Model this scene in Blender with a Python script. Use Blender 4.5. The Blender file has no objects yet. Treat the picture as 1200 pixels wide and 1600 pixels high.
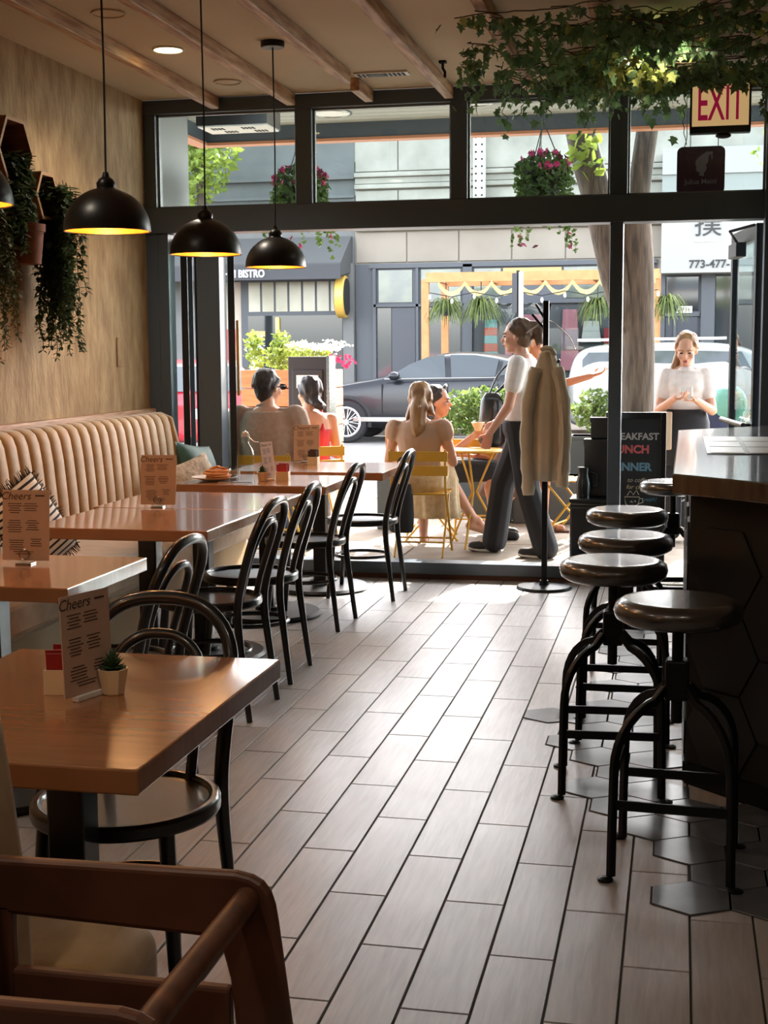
import bpy, bmesh, math, random
from mathutils import Vector, Matrix, Euler
R_ = math.radians
random.seed(7)
SC = bpy.context.scene
COL = SC.collection
PI = math.pi

# ------------------------------------------------------------------ camera
cam_d = bpy.data.cameras.new('camera')
cam = bpy.data.objects.new('camera', cam_d)
COL.objects.link(cam)
cam_d.sensor_fit = 'VERTICAL'
cam_d.sensor_height = 36.0
cam_d.lens = 2150.0 / 1600.0 * 36.0
cam_d.clip_end = 500
def cam_matrix():
    f = 2150.0
    def v(px, py): return Vector(((px - 600) / f, -(py - 800) / f, -1.0))
    y = v(1062, 545).normalized()
    z = -(v(750, 17100).normalized())
    z = (z - y * z.dot(y)).normalized()
    x = y.cross(z)
    return Matrix((x, y, z))
cam.matrix_world = Matrix.Translation((0, 0, 1.45)) @ cam_matrix().to_4x4()
SC.camera = cam

# ------------------------------------------------------------------ sky, sun, exposure
SUN_EL, SUN_AZ = 34.5, 14.0          # degrees above horizon, degrees right of the street direction
world = bpy.data.worlds.new('sky')
SC.world = world
world.use_nodes = True
wn = world.node_tree
bg = wn.nodes['Background']
sky = wn.nodes.new('ShaderNodeTexSky')
sky.sky_type = 'NISHITA'
sky.sun_disc = False
sky.sun_elevation = R_(SUN_EL)
sky.sun_rotation = R_(SUN_AZ)
sky.air_density = 1.0
sky.dust_density = 2.0
hsv = wn.nodes.new('ShaderNodeHueSaturation'); hsv.inputs['Saturation'].default_value = 0.3   # hazy summer sky
wn.links.new(sky.outputs[0], hsv.inputs['Color']); wn.links.new(hsv.outputs[0], bg.inputs[0])
bg.inputs[1].default_value = 0.8
sun_d = bpy.data.lights.new('sun', 'SUN')
sun_d.energy = 10.0
sun_d.angle = R_(0.8)
sun_d.color = (1.0, 0.93, 0.82)
sun = bpy.data.objects.new('sun', sun_d)
COL.objects.link(sun)
_d = Vector((math.sin(R_(SUN_AZ)) * math.cos(R_(SUN_EL)), math.cos(R_(SUN_AZ)) * math.cos(R_(SUN_EL)), math.sin(R_(SUN_EL))))
sun.rotation_euler = _d.to_track_quat('Z', 'Y').to_euler()
sun.location = _d * 60
SC.view_settings.view_transform = 'Standard'
SC.view_settings.look = 'None'
SC.view_settings.exposure = 1.35
SC.view_settings.gamma = 1.0
SC.view_settings.use_curve_mapping = False
SC.cycles.max_bounces = 8
SC.cycles.diffuse_bounces = 4
SC.cycles.glossy_bounces = 4
SC.cycles.transmission_bounces = 6
SC.cycles.transparent_max_bounces = 24
SC.cycles.sample_clamp_indirect = 6.0
SC.cycles.use_denoising = True
SC.cycles.caustics_reflective = False
SC.cycles.caustics_refractive = False

# ------------------------------------------------------------------ materials
def lin(c):
    out = []
    for v in c[:3]:
        v = v / 255.0
        out.append(v / 12.92 if v <= 0.04045 else ((v + 0.055) / 1.055) ** 2.4)
    return (*out, 1.0)
MATS = {}
def mat(name, c, rough=0.5, metal=0.0, c2=None, scale=6.0, stretch=(1, 1, 1), bump=0.0, bscale=None, spec=0.5,
        emit=None, estr=0.0, coat=0.0, detail=4.0, sheen=0.0, trans=0.0, contrast=(0.35, 0.65), coords='Object', subs=0.0):
    if name in MATS: return MATS[name]
    m = bpy.data.materials.new(name)
    m.use_nodes = True
    nt = m.node_tree
    b = nt.nodes['Principled BSDF']
    b.inputs['Base Color'].default_value = lin(c)
    b.inputs['Roughness'].default_value = rough
    b.inputs['Metallic'].default_value = metal
    b.inputs['Specular IOR Level'].default_value = spec
    b.inputs['Coat Weight'].default_value = coat
    b.inputs['Coat Roughness'].default_value = 0.08
    b.inputs['Sheen Weight'].default_value = sheen
    b.inputs['Transmission Weight'].default_value = trans
    b.inputs['Subsurface Weight'].default_value = subs
    if emit:
        b.inputs['Emission Color'].default_value = lin(emit)
        b.inputs['Emission Strength'].default_value = estr
    if c2 or bump:
        tc = nt.nodes.new('ShaderNodeTexCoord')
        mp = nt.nodes.new('ShaderNodeMapping')
        mp.inputs['Scale'].default_value = stretch
        nt.links.new(tc.outputs[coords], mp.inputs[0])
        no = nt.nodes.new('ShaderNodeTexNoise')
        no.inputs['Scale'].default_value = scale
        no.inputs['Detail'].default_value = detail
        nt.links.new(mp.outputs[0], no.inputs['Vector'])
        if c2:
            rp = nt.nodes.new('ShaderNodeValToRGB')
            rp.color_ramp.elements[0].position = contrast[0]
            rp.color_ramp.elements[1].position = contrast[1]
            rp.color_ramp.elements[0].color = lin(c)
            rp.color_ramp.elements[1].color = lin(c2)
            nt.links.new(no.outputs[0], rp.inputs[0])
            nt.links.new(rp.outputs[0], b.inputs['Base Color'])
        if bump:
            n2 = no
            if bscale:
                n2 = nt.nodes.new('ShaderNodeTexNoise')
                n2.inputs['Scale'].default_value = bscale
                n2.inputs['Detail'].default_value = 5
                nt.links.new(mp.outputs[0], n2.inputs['Vector'])
            bp = nt.nodes.new('ShaderNodeBump')
            bp.inputs['Strength'].default_value = bump
            bp.inputs['Distance'].default_value = 0.01
            nt.links.new(n2.outputs[0], bp.inputs['Height'])
            nt.links.new(bp.outputs[0], b.inputs['Normal'])
    MATS[name] = m
    return m
def glass(name, tint=(235, 242, 242), ior=1.45, gloss=1.0, rough=0.0):
    """thin pane: clear with a fresnel reflection"""
    if name in MATS: return MATS[name]
    m = bpy.data.materials.new(name)
    m.use_nodes = True
    nt = m.node_tree
    nt.nodes.remove(nt.nodes['Principled BSDF'])
    out = nt.nodes['Material Output']
    tr = nt.nodes.new('ShaderNodeBsdfTransparent'); tr.inputs[0].default_value = lin(tint)
    gl = nt.nodes.new('ShaderNodeBsdfGlossy'); gl.inputs['Roughness'].default_value = rough
    gl.inputs[0].default_value = (gloss, gloss, gloss, 1)
    fr = nt.nodes.new('ShaderNodeFresnel'); fr.inputs[0].default_value = ior
    mx = nt.nodes.new('ShaderNodeMixShader')
    ge = nt.nodes.new('ShaderNodeNewGeometry')          # reflect on the outer faces only, as a solid pane does
    iv = nt.nodes.new('ShaderNodeMath'); iv.operation = 'SUBTRACT'; iv.inputs[0].default_value = 1.0
    mu = nt.nodes.new('ShaderNodeMath'); mu.operation = 'MULTIPLY'
    nt.links.new(ge.outputs['Backfacing'], iv.inputs[1]); nt.links.new(iv.outputs[0], mu.inputs[0]); nt.links.new(fr.outputs[0], mu.inputs[1])
    nt.links.new(mu.outputs[0], mx.inputs[0])
    nt.links.new(tr.outputs[0], mx.inputs[1]); nt.links.new(gl.outputs[0], mx.inputs[2])
    nt.links.new(mx.outputs[0], out.inputs[0])
    MATS[name] = m
    return m

def leafmat(name, c, c2, scale=6, tr=.4):
    m = mat(name, c, .55, c2=c2, scale=scale)
    nt = m.node_tree; b = nt.nodes['Principled BSDF']; out = nt.nodes['Material Output']
    t = nt.nodes.new('ShaderNodeBsdfTranslucent'); x = nt.nodes.new('ShaderNodeMixShader'); x.inputs[0].default_value = tr
    nt.links.new(b.inputs['Base Color'].links[0].from_socket, t.inputs[0])
    nt.links.new(b.outputs[0], x.inputs[1]); nt.links.new(t.outputs[0], x.inputs[2]); nt.links.new(x.outputs[0], out.inputs[0])
    return m
M_slate_haze = mat('hazed_slate_paint', (80, 94, 108), 0.38, spec=0.5)  # dark slate paint with bluish lens haze lifted into its colour
M_slate2 = mat('dark_bronze_frame', (40, 42, 44), 0.35, metal=0.3)
M_black = mat('black_lacquer', (24, 27, 31), 0.3, spec=0.5, coat=.4)
M_blackmatte = mat('black_matte', (20, 20, 22), 0.7)
M_iron = mat('blackened_iron', (26, 29, 33), 0.42, metal=0.6)
M_lamp = mat('lamp_black', (14, 14, 15), 0.36, spec=0.5)
M_white = mat('white_plastic', (232, 230, 225), 0.45)
M_steel = mat('brushed_steel', (170, 170, 168), 0.25, metal=1.0)
M_plaster = mat('tan_plaster', (148, 116, 78), 0.8, c2=(180, 150, 108), scale=6, stretch=(1.0, 2.2, 0.8), bump=1.0, bscale=16, detail=9)
M_ceil = mat('tan_ceiling', (204, 186, 158), 0.85, c2=(210, 192, 164), scale=2)
M_beam = mat('pine_beam', (158, 108, 72), 0.55, c2=(210, 172, 134), scale=7, stretch=(5, 0.5, 5), bump=0.2, detail=6)
M_tan = mat('tan_velvet', (158, 122, 74), 0.6, c2=(174, 138, 88), scale=14, sheen=0.4)
M_oak = mat('oak_top', (154, 100, 64), 0.22, c2=(176, 120, 80), scale=5, stretch=(1, 9, 1), detail=7, contrast=(0.2, 0.8), coat=0.7)
M_walnut = mat('walnut_stain', (82, 50, 35), 0.42, c2=(104, 64, 45), scale=4, stretch=(1.5, 9, 1.5), detail=6)
M_paper = mat('menu_paper', (196, 168, 148), 0.75)
M_ink = mat('menu_ink', (74, 54, 48), 0.8)
M_cream = mat('cream_plastic', (226, 208, 172), 0.5)
M_darkgrey = mat('dark_grey', (52, 54, 58), 0.6)
M_concrete = mat('sidewalk_concrete', (142, 130, 116), 0.85, c2=(156, 144, 130), scale=5, bump=0.15, bscale=60)
M_asphalt = mat('asphalt', (124, 122, 118), 0.9, c2=(136, 134, 130), scale=3, bump=0.2, bscale=80)
M_pane = glass('clear_pane')
M_ext_glass = mat('shop_glass', (34, 40, 44), 0.06, spec=0.8)

# ------------------------------------------------------------------ mesh helpers
class MB:
    def __init__(s): s.v = []; s.f = []; s.mi = []; s.m = 0
    def add(s, vs, fs):
        o = len(s.v); s.v += [tuple(p) for p in vs]
        s.f += [tuple(o + i for i in f) for f in fs]; s.mi += [s.m] * len(fs)
        return s
    def box(s, x0, x1, y0, y1, z0, z1, M=None):
        vs = [Vector(p) for p in ((x0, y0, z0), (x1, y0, z0), (x1, y1, z0), (x0, y1, z0), (x0, y0, z1), (x1, y0, z1), (x1, y1, z1), (x0, y1, z1))]
        if M is not None: vs = [M @ p for p in vs]
        return s.add(vs, [(0, 3, 2, 1), (4, 5, 6, 7), (0, 1, 5, 4), (1, 2, 6, 5), (2, 3, 7, 6), (3, 0, 4, 7)])
    def cbox(s, c, size, M=None):
        T = Matrix.Translation(c) @ (M.to_4x4() if M is not None else Matrix())
        a, b, d = (q / 2 for q in size)
        return s.box(-a, a, -b, b, -d, d, T)
    def hexa(s, pts):      # 8 points like box order
        return s.add(pts, [(0, 3, 2, 1), (4, 5, 6, 7), (0, 1, 5, 4), (1, 2, 6, 5), (2, 3, 7, 6), (3, 0, 4, 7)])
    def tube(s, pts, r, n=8, closed=False, caps=True, flat=None, up=None):
        P = [Vector(p) for p in pts]; k = len(P)
        rs = r if isinstance(r, (list, tuple)) else [r] * k
        T = []
        for i in range(k):
            a = P[(i - 1) % k] if (closed or i > 0) else P[i]
            b = P[(i + 1) % k] if (closed or i < k - 1) else P[i]
            t = (b - a)
            T.append(t.normalized() if t.length > 1e-9 else Vector((0, 0, 1)))
        u = Vector(up) if up else (Vector((0, 0, 1)) if abs(T[0].z) < 0.9 else Vector((1, 0, 0)))
        u = (u - T[0] * u.dot(T[0])).normalized()
        vs = []
        if flat: sec = [(-flat[0] / 2, -flat[1] / 2), (flat[0] / 2, -flat[1] / 2), (flat[0] / 2, flat[1] / 2), (-flat[0] / 2, flat[1] / 2)]; n = 4
        for i in range(k):
            if i:
                u = (u - T[i] * u.dot(T[i]))
                u = u.normalized() if u.length > 1e-6 else T[i].orthogonal().normalized()
            w = T[i].cross(u)
            for j in range(n):
                if flat: a_, b_ = sec[j]; a_ *= rs[i]; b_ *= rs[i]
                else: a_ = rs[i] * math.cos(2 * PI * j / n); b_ = rs[i] * math.sin(2 * PI * j / n)
                vs.append(P[i] + w * a_ + u * b_)
        fs = []
        for i in range(k if closed else k - 1):
            i2 = (i + 1) % k
            for j in range(n):
                j2 = (j + 1) % n
                fs.append((i * n + j, i * n + j2, i2 * n + j2, i2 * n + j))
        if caps and not closed:
            fs.append(tuple(range(n - 1, -1, -1))); fs.append(tuple((k - 1) * n + j for j in range(n)))
        return s.add(vs, fs)
    def lathe(s, prof, n=24, c=(0, 0, 0), M=None, sx=1.0, sy=1.0):
        vs = []; k = len(prof)
        c = Vector(c)
        for (r, z) in prof:
            r = max(r, 1e-4)
            for j in range(n):
                p = Vector((r * sx * math.cos(2 * PI * j / n), r * sy * math.sin(2 * PI * j / n), z))
                if M is not None: p = M @ p
                vs.append(p + c)
        fs = []
        for i in range(k - 1):
            for j in range(n):
                j2 = (j + 1) % n
                fs.append((i * n + j, i * n + j2, (i + 1) * n + j2, (i + 1) * n + j))
        fs.append(tuple(range(n - 1, -1, -1))); fs.append(tuple((k - 1) * n + j for j in range(n)))
        return s.add(vs, fs)
    def prism(s, poly, a, b, plane='xy', M=None):
        def P(p, h):
            q = Vector((p[0], p[1], h)) if plane == 'xy' else Vector((p[0], h, p[1])) if plane == 'xz' else Vector((h, p[0], p[1]))
            return M @ q if M is not None else q
        n = len(poly)
        vs = [P(p, a) for p in poly] + [P(p, b) for p in poly]
        fs = [tuple(range(n - 1, -1, -1)), tuple(range(n, 2 * n))] + [(i, (i + 1) % n, n + (i + 1) % n, n + i) for i in range(n)]
        return s.add(vs, fs)
    def ell(s, c, r, M=None, nu=14, nv=9):
        c = Vector(c); vs = []
        for i in range(1, nv):
            th = PI * i / nv
            for j in range(nu):
                p = Vector((r[0] * math.sin(th) * math.cos(2 * PI * j / nu), r[1] * math.sin(th) * math.sin(2 * PI * j / nu), r[2] * math.cos(th)))
                vs.append((M @ p if M is not None else p) + c)
        top = len(vs); p = Vector((0, 0, r[2])); vs.append((M @ p if M is not None else p) + c)
        p = Vector((0, 0, -r[2])); vs.append((M @ p if M is not None else p) + c)
        fs = []
        for i in range(nv - 2):
            for j in range(nu):
                j2 = (j + 1) % nu
                fs.append((i * nu + j, (i + 1) * nu + j, (i + 1) * nu + j2, i * nu + j2))
        for j in range(nu):
            j2 = (j + 1) % nu
            fs.append((top, j, j2)); fs.append((top + 1, (nv - 2) * nu + j2, (nv - 2) * nu + j))
        return s.add(vs, fs)
    def cap(s, p0, p1, r0, r1=None, n=10):
        """capsule with taper"""
        r1 = r0 if r1 is None else r1
        a, b = Vector(p0), Vector(p1); d = (b - a)
        if d.length < 1e-6: return s.ell(a, (r0, r0, r0))
        t = d.normalized(); pts = []; rs = []
        for k in range(5):
            an = PI / 2 * k / 5; pts.append(a - t * r0 * math.cos(an)); rs.append(max(r0 * math.sin(an), 0.0008))
        for k in range(4): pts.append(a + d * (k / 3)); rs.append(r0 + (r1 - r0) * k / 3)
        for k in range(4, -1, -1):
            an = PI / 2 * k / 5; pts.append(b + t * r1 * math.cos(an)); rs.append(max(r1 * math.sin(an), 0.0008))
        return s.tube(pts, rs, n)
    def loft(s, rings, n=16):
        """rings: (center, rx, ry) horizontal ellipses"""
        vs = []
        for (c, rx, ry) in rings:
            for j in range(n):
                vs.append((c[0] + rx * math.cos(2 * PI * j / n), c[1] + ry * math.sin(2 * PI * j / n), c[2]))
        fs = []
        for i in range(len(rings) - 1):
            for j in range(n):
                j2 = (j + 1) % n
                fs.append((i * n + j, i * n + j2, (i + 1) * n + j2, (i + 1) * n + j))
        fs.append(tuple(range(n - 1, -1, -1))); fs.append(tuple((len(rings) - 1) * n + j for j in range(n)))
        return s.add(vs, fs)
    def mesh(s, name):
        me = bpy.data.meshes.new(name)
        me.from_pydata(s.v, [], s.f)
        me.update()
        return me
    def build(s, name, material, parent=None, smooth=None, bevel=0.0, label=None, seg=2):
        me = s.mesh(name)
        for m_ in (material if isinstance(material, (list, tuple)) else [material]): me.materials.append(m_)
        if any(s.mi): me.polygons.foreach_set('material_index', s.mi)
        if smooth is not None:
            me.polygons.foreach_set('use_smooth', [True] * len(me.polygons))
            me.set_sharp_from_angle(angle=R_(smooth))
        o = bpy.data.objects.new(name, me)
        COL.objects.link(o)
        if parent is not None: o.parent = parent
        if bevel:
            b = o.modifiers.new('bevel', 'BEVEL'); b.width = bevel; b.segments = seg; b.limit_method = 'ANGLE'; b.angle_limit = R_(50)
        if label: o['label'] = label
        return o
def tag(o, label, cat, group=None, kind=None):
    o['label'] = label; o['category'] = cat
    if group: o['group'] = group
    if kind: o['kind'] = kind
    return o
def thing(name, label, cat, loc=(0, 0, 0), rz=0.0, group=None):
    o = bpy.data.objects.new(name, None); COL.objects.link(o)
    o.empty_display_size = 0.1
    o.location = loc; o.rotation_euler = (0, 0, rz)
    return tag(o, label, cat, group)
def struct(o, label=None):
    o['kind'] = 'structure'
    if label: o['label'] = label
    return o
def copy_tree(o, parent=None):
    c = o.copy(); COL.objects.link(c)
    if parent is not None: c.parent = parent
    for ch in [q for q in list(o.children)]: copy_tree(ch, c)
    return c
def dup(o, loc, rz, label=None, scale=None):
    c = copy_tree(o); c.location = loc; c.rotation_euler = (0, 0, rz)
    if scale: c.scale = (scale,) * 3
    if label: c['label'] = label
    return c
def inst(src, name, parent, loc, rot=(0, 0, 0), sc=(1, 1, 1)):
    o = bpy.data.objects.new(name, src); COL.objects.link(o)
    o.parent = parent; o.location = loc; o.rotation_euler = rot; o.scale = sc
    return o
def bake(mb, name, material, parent, voxel, smooth_it=4, label=None):
    """one continuous skin over overlapping solids"""
    me = mb.mesh('tmp'); o = bpy.data.objects.new('tmp', me); COL.objects.link(o)
    r = o.modifiers.new('r', 'REMESH'); r.mode = 'VOXEL'; r.voxel_size = voxel
    q = o.modifiers.new('s', 'SMOOTH'); q.iterations = smooth_it; q.factor = 0.5
    dg = bpy.context.evaluated_depsgraph_get()
    new = bpy.data.meshes.new_from_object(o.evaluated_get(dg))
    bpy.data.objects.remove(o); bpy.data.meshes.remove(me)
    new.name = name
    new.materials.clear(); new.materials.append(material)
    new.polygons.foreach_set('use_smooth', [True] * len(new.polygons))
    ob = bpy.data.objects.new(name, new); COL.objects.link(ob)
    if parent is not None: ob.parent = parent
    if label: ob['label'] = label
    return ob
def text(s_, size, M, material, name='lettering', parent=None, ext=0.002, align='CENTER', label=None, bold=0.0, shear=0.0, sx=1.0):
    cu = bpy.data.curves.new('t', 'FONT'); cu.body = s_; cu.size = size; cu.align_x = align; cu.align_y = 'CENTER'
    cu.extrude = ext; cu.offset = bold; cu.shear = shear; cu.resolution_u = 3
    o = bpy.data.objects.new('t', cu); COL.objects.link(o)
    dg = bpy.context.evaluated_depsgraph_get()
    me = bpy.data.meshes.new_from_object(o.evaluated_get(dg))
    bpy.data.objects.remove(o)
    me.transform(M @ Matrix.Diagonal((sx, 1, 1, 1)))
    me.materials.clear(); me.materials.append(material)
    ob = bpy.data.objects.new(name, me); COL.objects.link(ob)
    if parent is not None: ob.parent = parent
    if label: ob['label'] = label
    return ob
def TM(loc, rx=90, ry=0, rz=0):
    return Matrix.Translation(loc) @ Euler((R_(rx), R_(ry), R_(rz))).to_matrix().to_4x4()
def arc(cx, cy, r, a0, a1, n):
    return [(cx + r * math.cos(R_(a0 + (a1 - a0) * i / n)), cy + r * math.sin(R_(a0 + (a1 - a0) * i / n))) for i in range(n + 1)]
def smoothpath(pts, sub=4):
    """Catmull-Rom through the points"""
    P = [Vector(p) for p in pts]; out = []
    for i in range(len(P) - 1):
        p0 = P[max(i - 1, 0)]; p1 = P[i]; p2 = P[i + 1]; p3 = P[min(i + 2, len(P) - 1)]
        for k in range(sub):
            t = k / sub
            out.append(0.5 * ((2 * p1) + (p2 - p0) * t + (2 * p0 - 5 * p1 + 4 * p2 - p3) * t * t + (3 * p1 - p0 - 3 * p2 + p3) * t ** 3))
    out.append(P[-1])
    return out
# ================================================================== THE SETTING
FY = 8.55                    # inside face of the street front
XL, XR, YB, ZC = -3.40, 2.4, -2.6, 3.05

def plank_material():
    m = bpy.data.materials.new('wood_look_tile'); m.use_nodes = True
    nt = m.node_tree; b = nt.nodes['Principled BSDF']
    tc = nt.nodes.new('ShaderNodeTexCoord'); oi = nt.nodes.new('ShaderNodeObjectInfo')
    mp = nt.nodes.new('ShaderNodeMapping'); mp.inputs['Scale'].default_value = (44, 3.2, 1)
    ad = nt.nodes.new('ShaderNodeVectorMath'); ad.operation = 'ADD'
    sc = nt.nodes.new('ShaderNodeVectorMath'); sc.operation = 'SCALE'; sc.inputs['Scale'].default_value = 40
    cb = nt.nodes.new('ShaderNodeCombineXYZ')
    for i in range(3): nt.links.new(oi.outputs['Random'], cb.inputs[i])
    nt.links.new(cb.outputs[0], sc.inputs[0])
    nt.links.new(tc.outputs['Object'], ad.inputs[0]); nt.links.new(sc.outputs[0], ad.inputs[1])
    nt.links.new(ad.outputs[0], mp.inputs[0])
    n1 = nt.nodes.new('ShaderNodeTexNoise'); n1.inputs['Scale'].default_value = 1.6; n1.inputs['Detail'].default_value = 6; n1.inputs['Distortion'].default_value = 0.6
    nt.links.new(mp.outputs[0], n1.inputs['Vector'])
    rp = nt.nodes.new('ShaderNodeValToRGB')
    rp.color_ramp.elements[0].position = 0.3; rp.color_ramp.elements[1].position = 0.75
    rp.color_ramp.elements[0].color = lin((148, 143, 140)); rp.color_ramp.elements[1].color = lin((170, 165, 162))
    nt.links.new(n1.outputs[0], rp.inputs[0])
    hs = nt.nodes.new('ShaderNodeHueSaturation')
    mr = nt.nodes.new('ShaderNodeMapRange'); mr.inputs[3].default_value = 0.88; mr.inputs[4].default_value = 1.1
    nt.links.new(oi.outputs['Random'], mr.inputs[0]); nt.links.new(mr.outputs[0], hs.inputs['Value'])
    nt.links.new(rp.outputs[0], hs.inputs['Color']); nt.links.new(hs.outputs[0], b.inputs['Base Color'])
    n2 = nt.nodes.new('ShaderNodeTexNoise'); n2.inputs['Scale'].default_value = 5; n2.inputs['Detail'].default_value = 3
    nt.links.new(ad.outputs[0], n2.inputs['Vector'])
    r2 = nt.nodes.new('ShaderNodeMapRange'); r2.inputs[3].default_value = 0.36; r2.inputs[4].default_value = 0.5
    b.inputs['IOR'].default_value = 1.62; b.inputs['Coat Weight'].default_value = 0.2; b.inputs['Coat Roughness'].default_value = 0.3
    nt.links.new(n2.outputs[0], r2.inputs[0]); nt.links.new(r2.outputs[0], b.inputs['Roughness'])
    bp = nt.nodes.new('ShaderNodeBump'); bp.inputs['Strength'].default_value = 0.10; bp.inputs['Distance'].default_value = 0.004
    nt.links.new(n1.outputs[0], bp.inputs['Height']); nt.links.new(bp.outputs[0], b.inputs['Normal'])
    return m
M_plank = plank_material()
M_grout = mat('dark_grout', (44, 42, 40), 0.9)
M_hex = mat('slate_hex_tile', (70, 74, 80), 0.3, c2=(84, 88, 94), scale=9, bump=0.1)

# ---- floor
flo = struct(MB().box(XL - .2, XR + .2, YB - .2, FY + .12, -.25, -.004).build('floor', M_grout), 'grey wood-look plank tile floor')
W_, L_ = 0.1585, 0.612
def frustum(mb, w, l, h, e, cx=0, cy=0, z0=-.006):
    return mb.hexa([(cx - w, cy - l, z0), (cx + w, cy - l, z0), (cx + w, cy + l, z0), (cx - w, cy + l, z0),
                    (cx - w + e, cy - l + e, z0 + h), (cx + w - e, cy - l + e, z0 + h), (cx + w - e, cy + l - e, z0 + h), (cx - w + e, cy + l - e, z0 + h)])
pm = frustum(MB(), W_ / 2 - .0016, L_ / 2 - .0016, .006, .0022).mesh('plank'); pm.materials.append(M_plank)
far = MB(); nfar = 0
for i in range(-17, 20):
    x = -0.7406 + W_ * (i + .5)
    ph = 3.155 if i % 2 == 0 else 3.46
    for k in range(-10, 10):
        y = ph + L_ * (k + .5)
        if y - L_ / 2 > FY + .05 or y + L_ / 2 < YB: continue
        if -14 <= i <= 6 and 2.1 < y < FY + .2:
            inst(pm, 'plank', flo, (x, y, 0))
        else:
            frustum(far, W_ / 2 - .0016, L_ / 2 - .0016, .006, .0022, x, y)
o = far.build('plank_field', M_plank, flo); o['kind'] = 'stuff'

# ---- black hexagon tiles let into the planks along the bar
HW = .205; HR = HW / math.sqrt(3)
def hexpts(r, cx=0, cy=0): return [(cx + r * math.sin(PI / 3 * k), cy + r * math.cos(PI / 3 * k)) for k in range(6)]
hx = MB()
a = hexpts(HR - .002); b = hexpts(HR - .0045)
hx.add([(p[0], p[1], 0) for p in a] + [(p[0], p[1], .0035) for p in b], [tuple(range(5, -1, -1)) , tuple(range(6, 12))] + [(k, (k + 1) % 6, 6 + (k + 1) % 6, 6 + k) for k in range(6)])
hm = hx.mesh('hex_tile'); hm.materials.append(M_hex)
for p_ in hm.polygons: p_.use_smooth = False
# fix winding
bmx = bmesh.new(); bmx.from_mesh(hm); bmesh.ops.recalc_face_normals(bmx, faces=bmx.faces[:]); bmx.to_mesh(hm); bmx.free()
hexs = []
for r in range(0, 29):
    cy = 3.60 + r * HR * 1.5
    off = HW / 2 if r % 2 else 0.0
    lim = {0: 0.0, 1: 0.08, 2: -.06, 3: -.1, 4: -.34}.get(r, -.33 + .07 * (((r * 7) % 5) - 2) / 2)
    for c in range(-5, 4):
        cx = 0.055 + c * HW + off
        if cx < lim: continue
        if cx > .05 + (0 if cy > 4.5 else (4.6 - cy) * .9): continue
        hexs.append((cx, cy))
hexs.append((0.055 - 5 * HW / 2 - .02, 3.60 + 10 * HR * 1.5))
gm = MB()
for (cx, cy) in hexs:
    inst(hm, 'hex_tile', flo, (cx, cy, 0))
    h = hexpts(HR + .003, cx, cy)
    gm.add([(p[0], p[1], .0012) for p in h], [tuple(range(5, -1, -1))])
gm.build('hex_grout', M_grout, flo)

# ---- walls and ceiling
struct(MB().box(XL - .2, XL, YB, FY + .12, 0, ZC + .2).build('wall_left', M_plaster), 'tan rough plaster wall behind the banquette')
struct(MB().box(XR, XR + .2, YB, FY + .12, 0, ZC + .2).build('wall_right', M_plaster))
struct(MB().box(XL - .2, XR + .2, YB - .2, YB, 0, ZC + .2).build('wall_back', M_plaster))
cei = struct(MB().box(XL, XR, YB, FY, ZC, ZC + .2).build('ceiling', M_ceil), 'tan painted ceiling with wooden beams')
for k, bx in enumerate((-2.905, -2.405, -1.905, -1.405, -.905, -.405, .1, .6)):
    segs = [(YB, FY - .02)] if k != 2 else [(YB, 7.93), (8.14, FY - .02)]
    for (y0, y1) in segs:
        MB().box(bx - .028, bx + .028, y0, y1, ZC - .075, ZC - .0005).build('beam', M_beam, cei, bevel=.006)

# ---- street front: posts, mullions, header, transom panes, sill
wf = struct(MB().box(.49, XR, FY, FY + .12, 0, ZC).build('wall_front', M_slate_haze), 'dark slate painted steel street front')
def part(name, m, parent, x0, x1, y0, y1, z0, z1, bevel=.004):
    return MB().box(x0, x1, y0, y1, z0, z1).build(name, m, parent, bevel=bevel)
ZT0, ZT1, ZH = 2.372, 2.962, 2.21
part('head_rail', M_slate_haze, wf, XL, .49, FY, FY + .12, ZT1, ZC)
part('header', M_slate_haze, wf, XL, .49, FY - .02, FY + .14, ZH, ZT0)
part('jamb', M_slate_haze, wf, XL, -3.32, FY, FY + .12, 0, ZT1)
part('jamb', M_slate_haze, wf, -3.32, -3.25, FY, FY + .12, 0, ZH)
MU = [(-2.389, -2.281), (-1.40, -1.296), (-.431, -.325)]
for (a, b) in MU: part('mullion', M_slate_haze, wf, a, b, FY, FY + .12, ZT0, ZT1)
part('post', M_slate_haze, wf, -.424, -.345, FY, FY + .12, 0, ZH)
part('post', M_slate_haze, wf, -3.053, -2.90, FY - .02, FY + .12, .105, ZH)
part('post', M_slate_haze, wf, .475, .56, FY - .05, FY + .1, 0, ZT1)
part('sill', M_slate_haze, wf, XL, -.424, FY - .01, FY + .14, .03, .105)
part('sill_kick', mat('kick_brick', (96, 66, 56), .8), wf, XL, -.424, FY, FY + .1, -.02, .03, 0)
part('threshold', M_steel, wf, -.345, .475, FY + .0, FY + .12, -.01, .012)
panes = [(-3.32, -2.389), (-2.281, -1.40), (-1.296, -.431), (-.325, .475)]
for k, (a, b) in enumerate(panes):
    w = struct(MB().box(a, b, FY + .05, FY + .058, ZT0, ZT1).build('window_%d' % (k + 1), M_pane), 'clear transom pane above the open front')
    fr = MB()
    for (x0, x1, z0, z1) in ((a, b, ZT0, ZT0 + .012), (a, b, ZT1 - .012, ZT1), (a, a + .012, ZT0, ZT1), (b - .012, b, ZT0, ZT1)):
        fr.box(x0, x1, FY + .04, FY + .07, z0, z1)
    fr.build('glazing_bead', mat('bead_grey', (120, 122, 122), .4), w)

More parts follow.
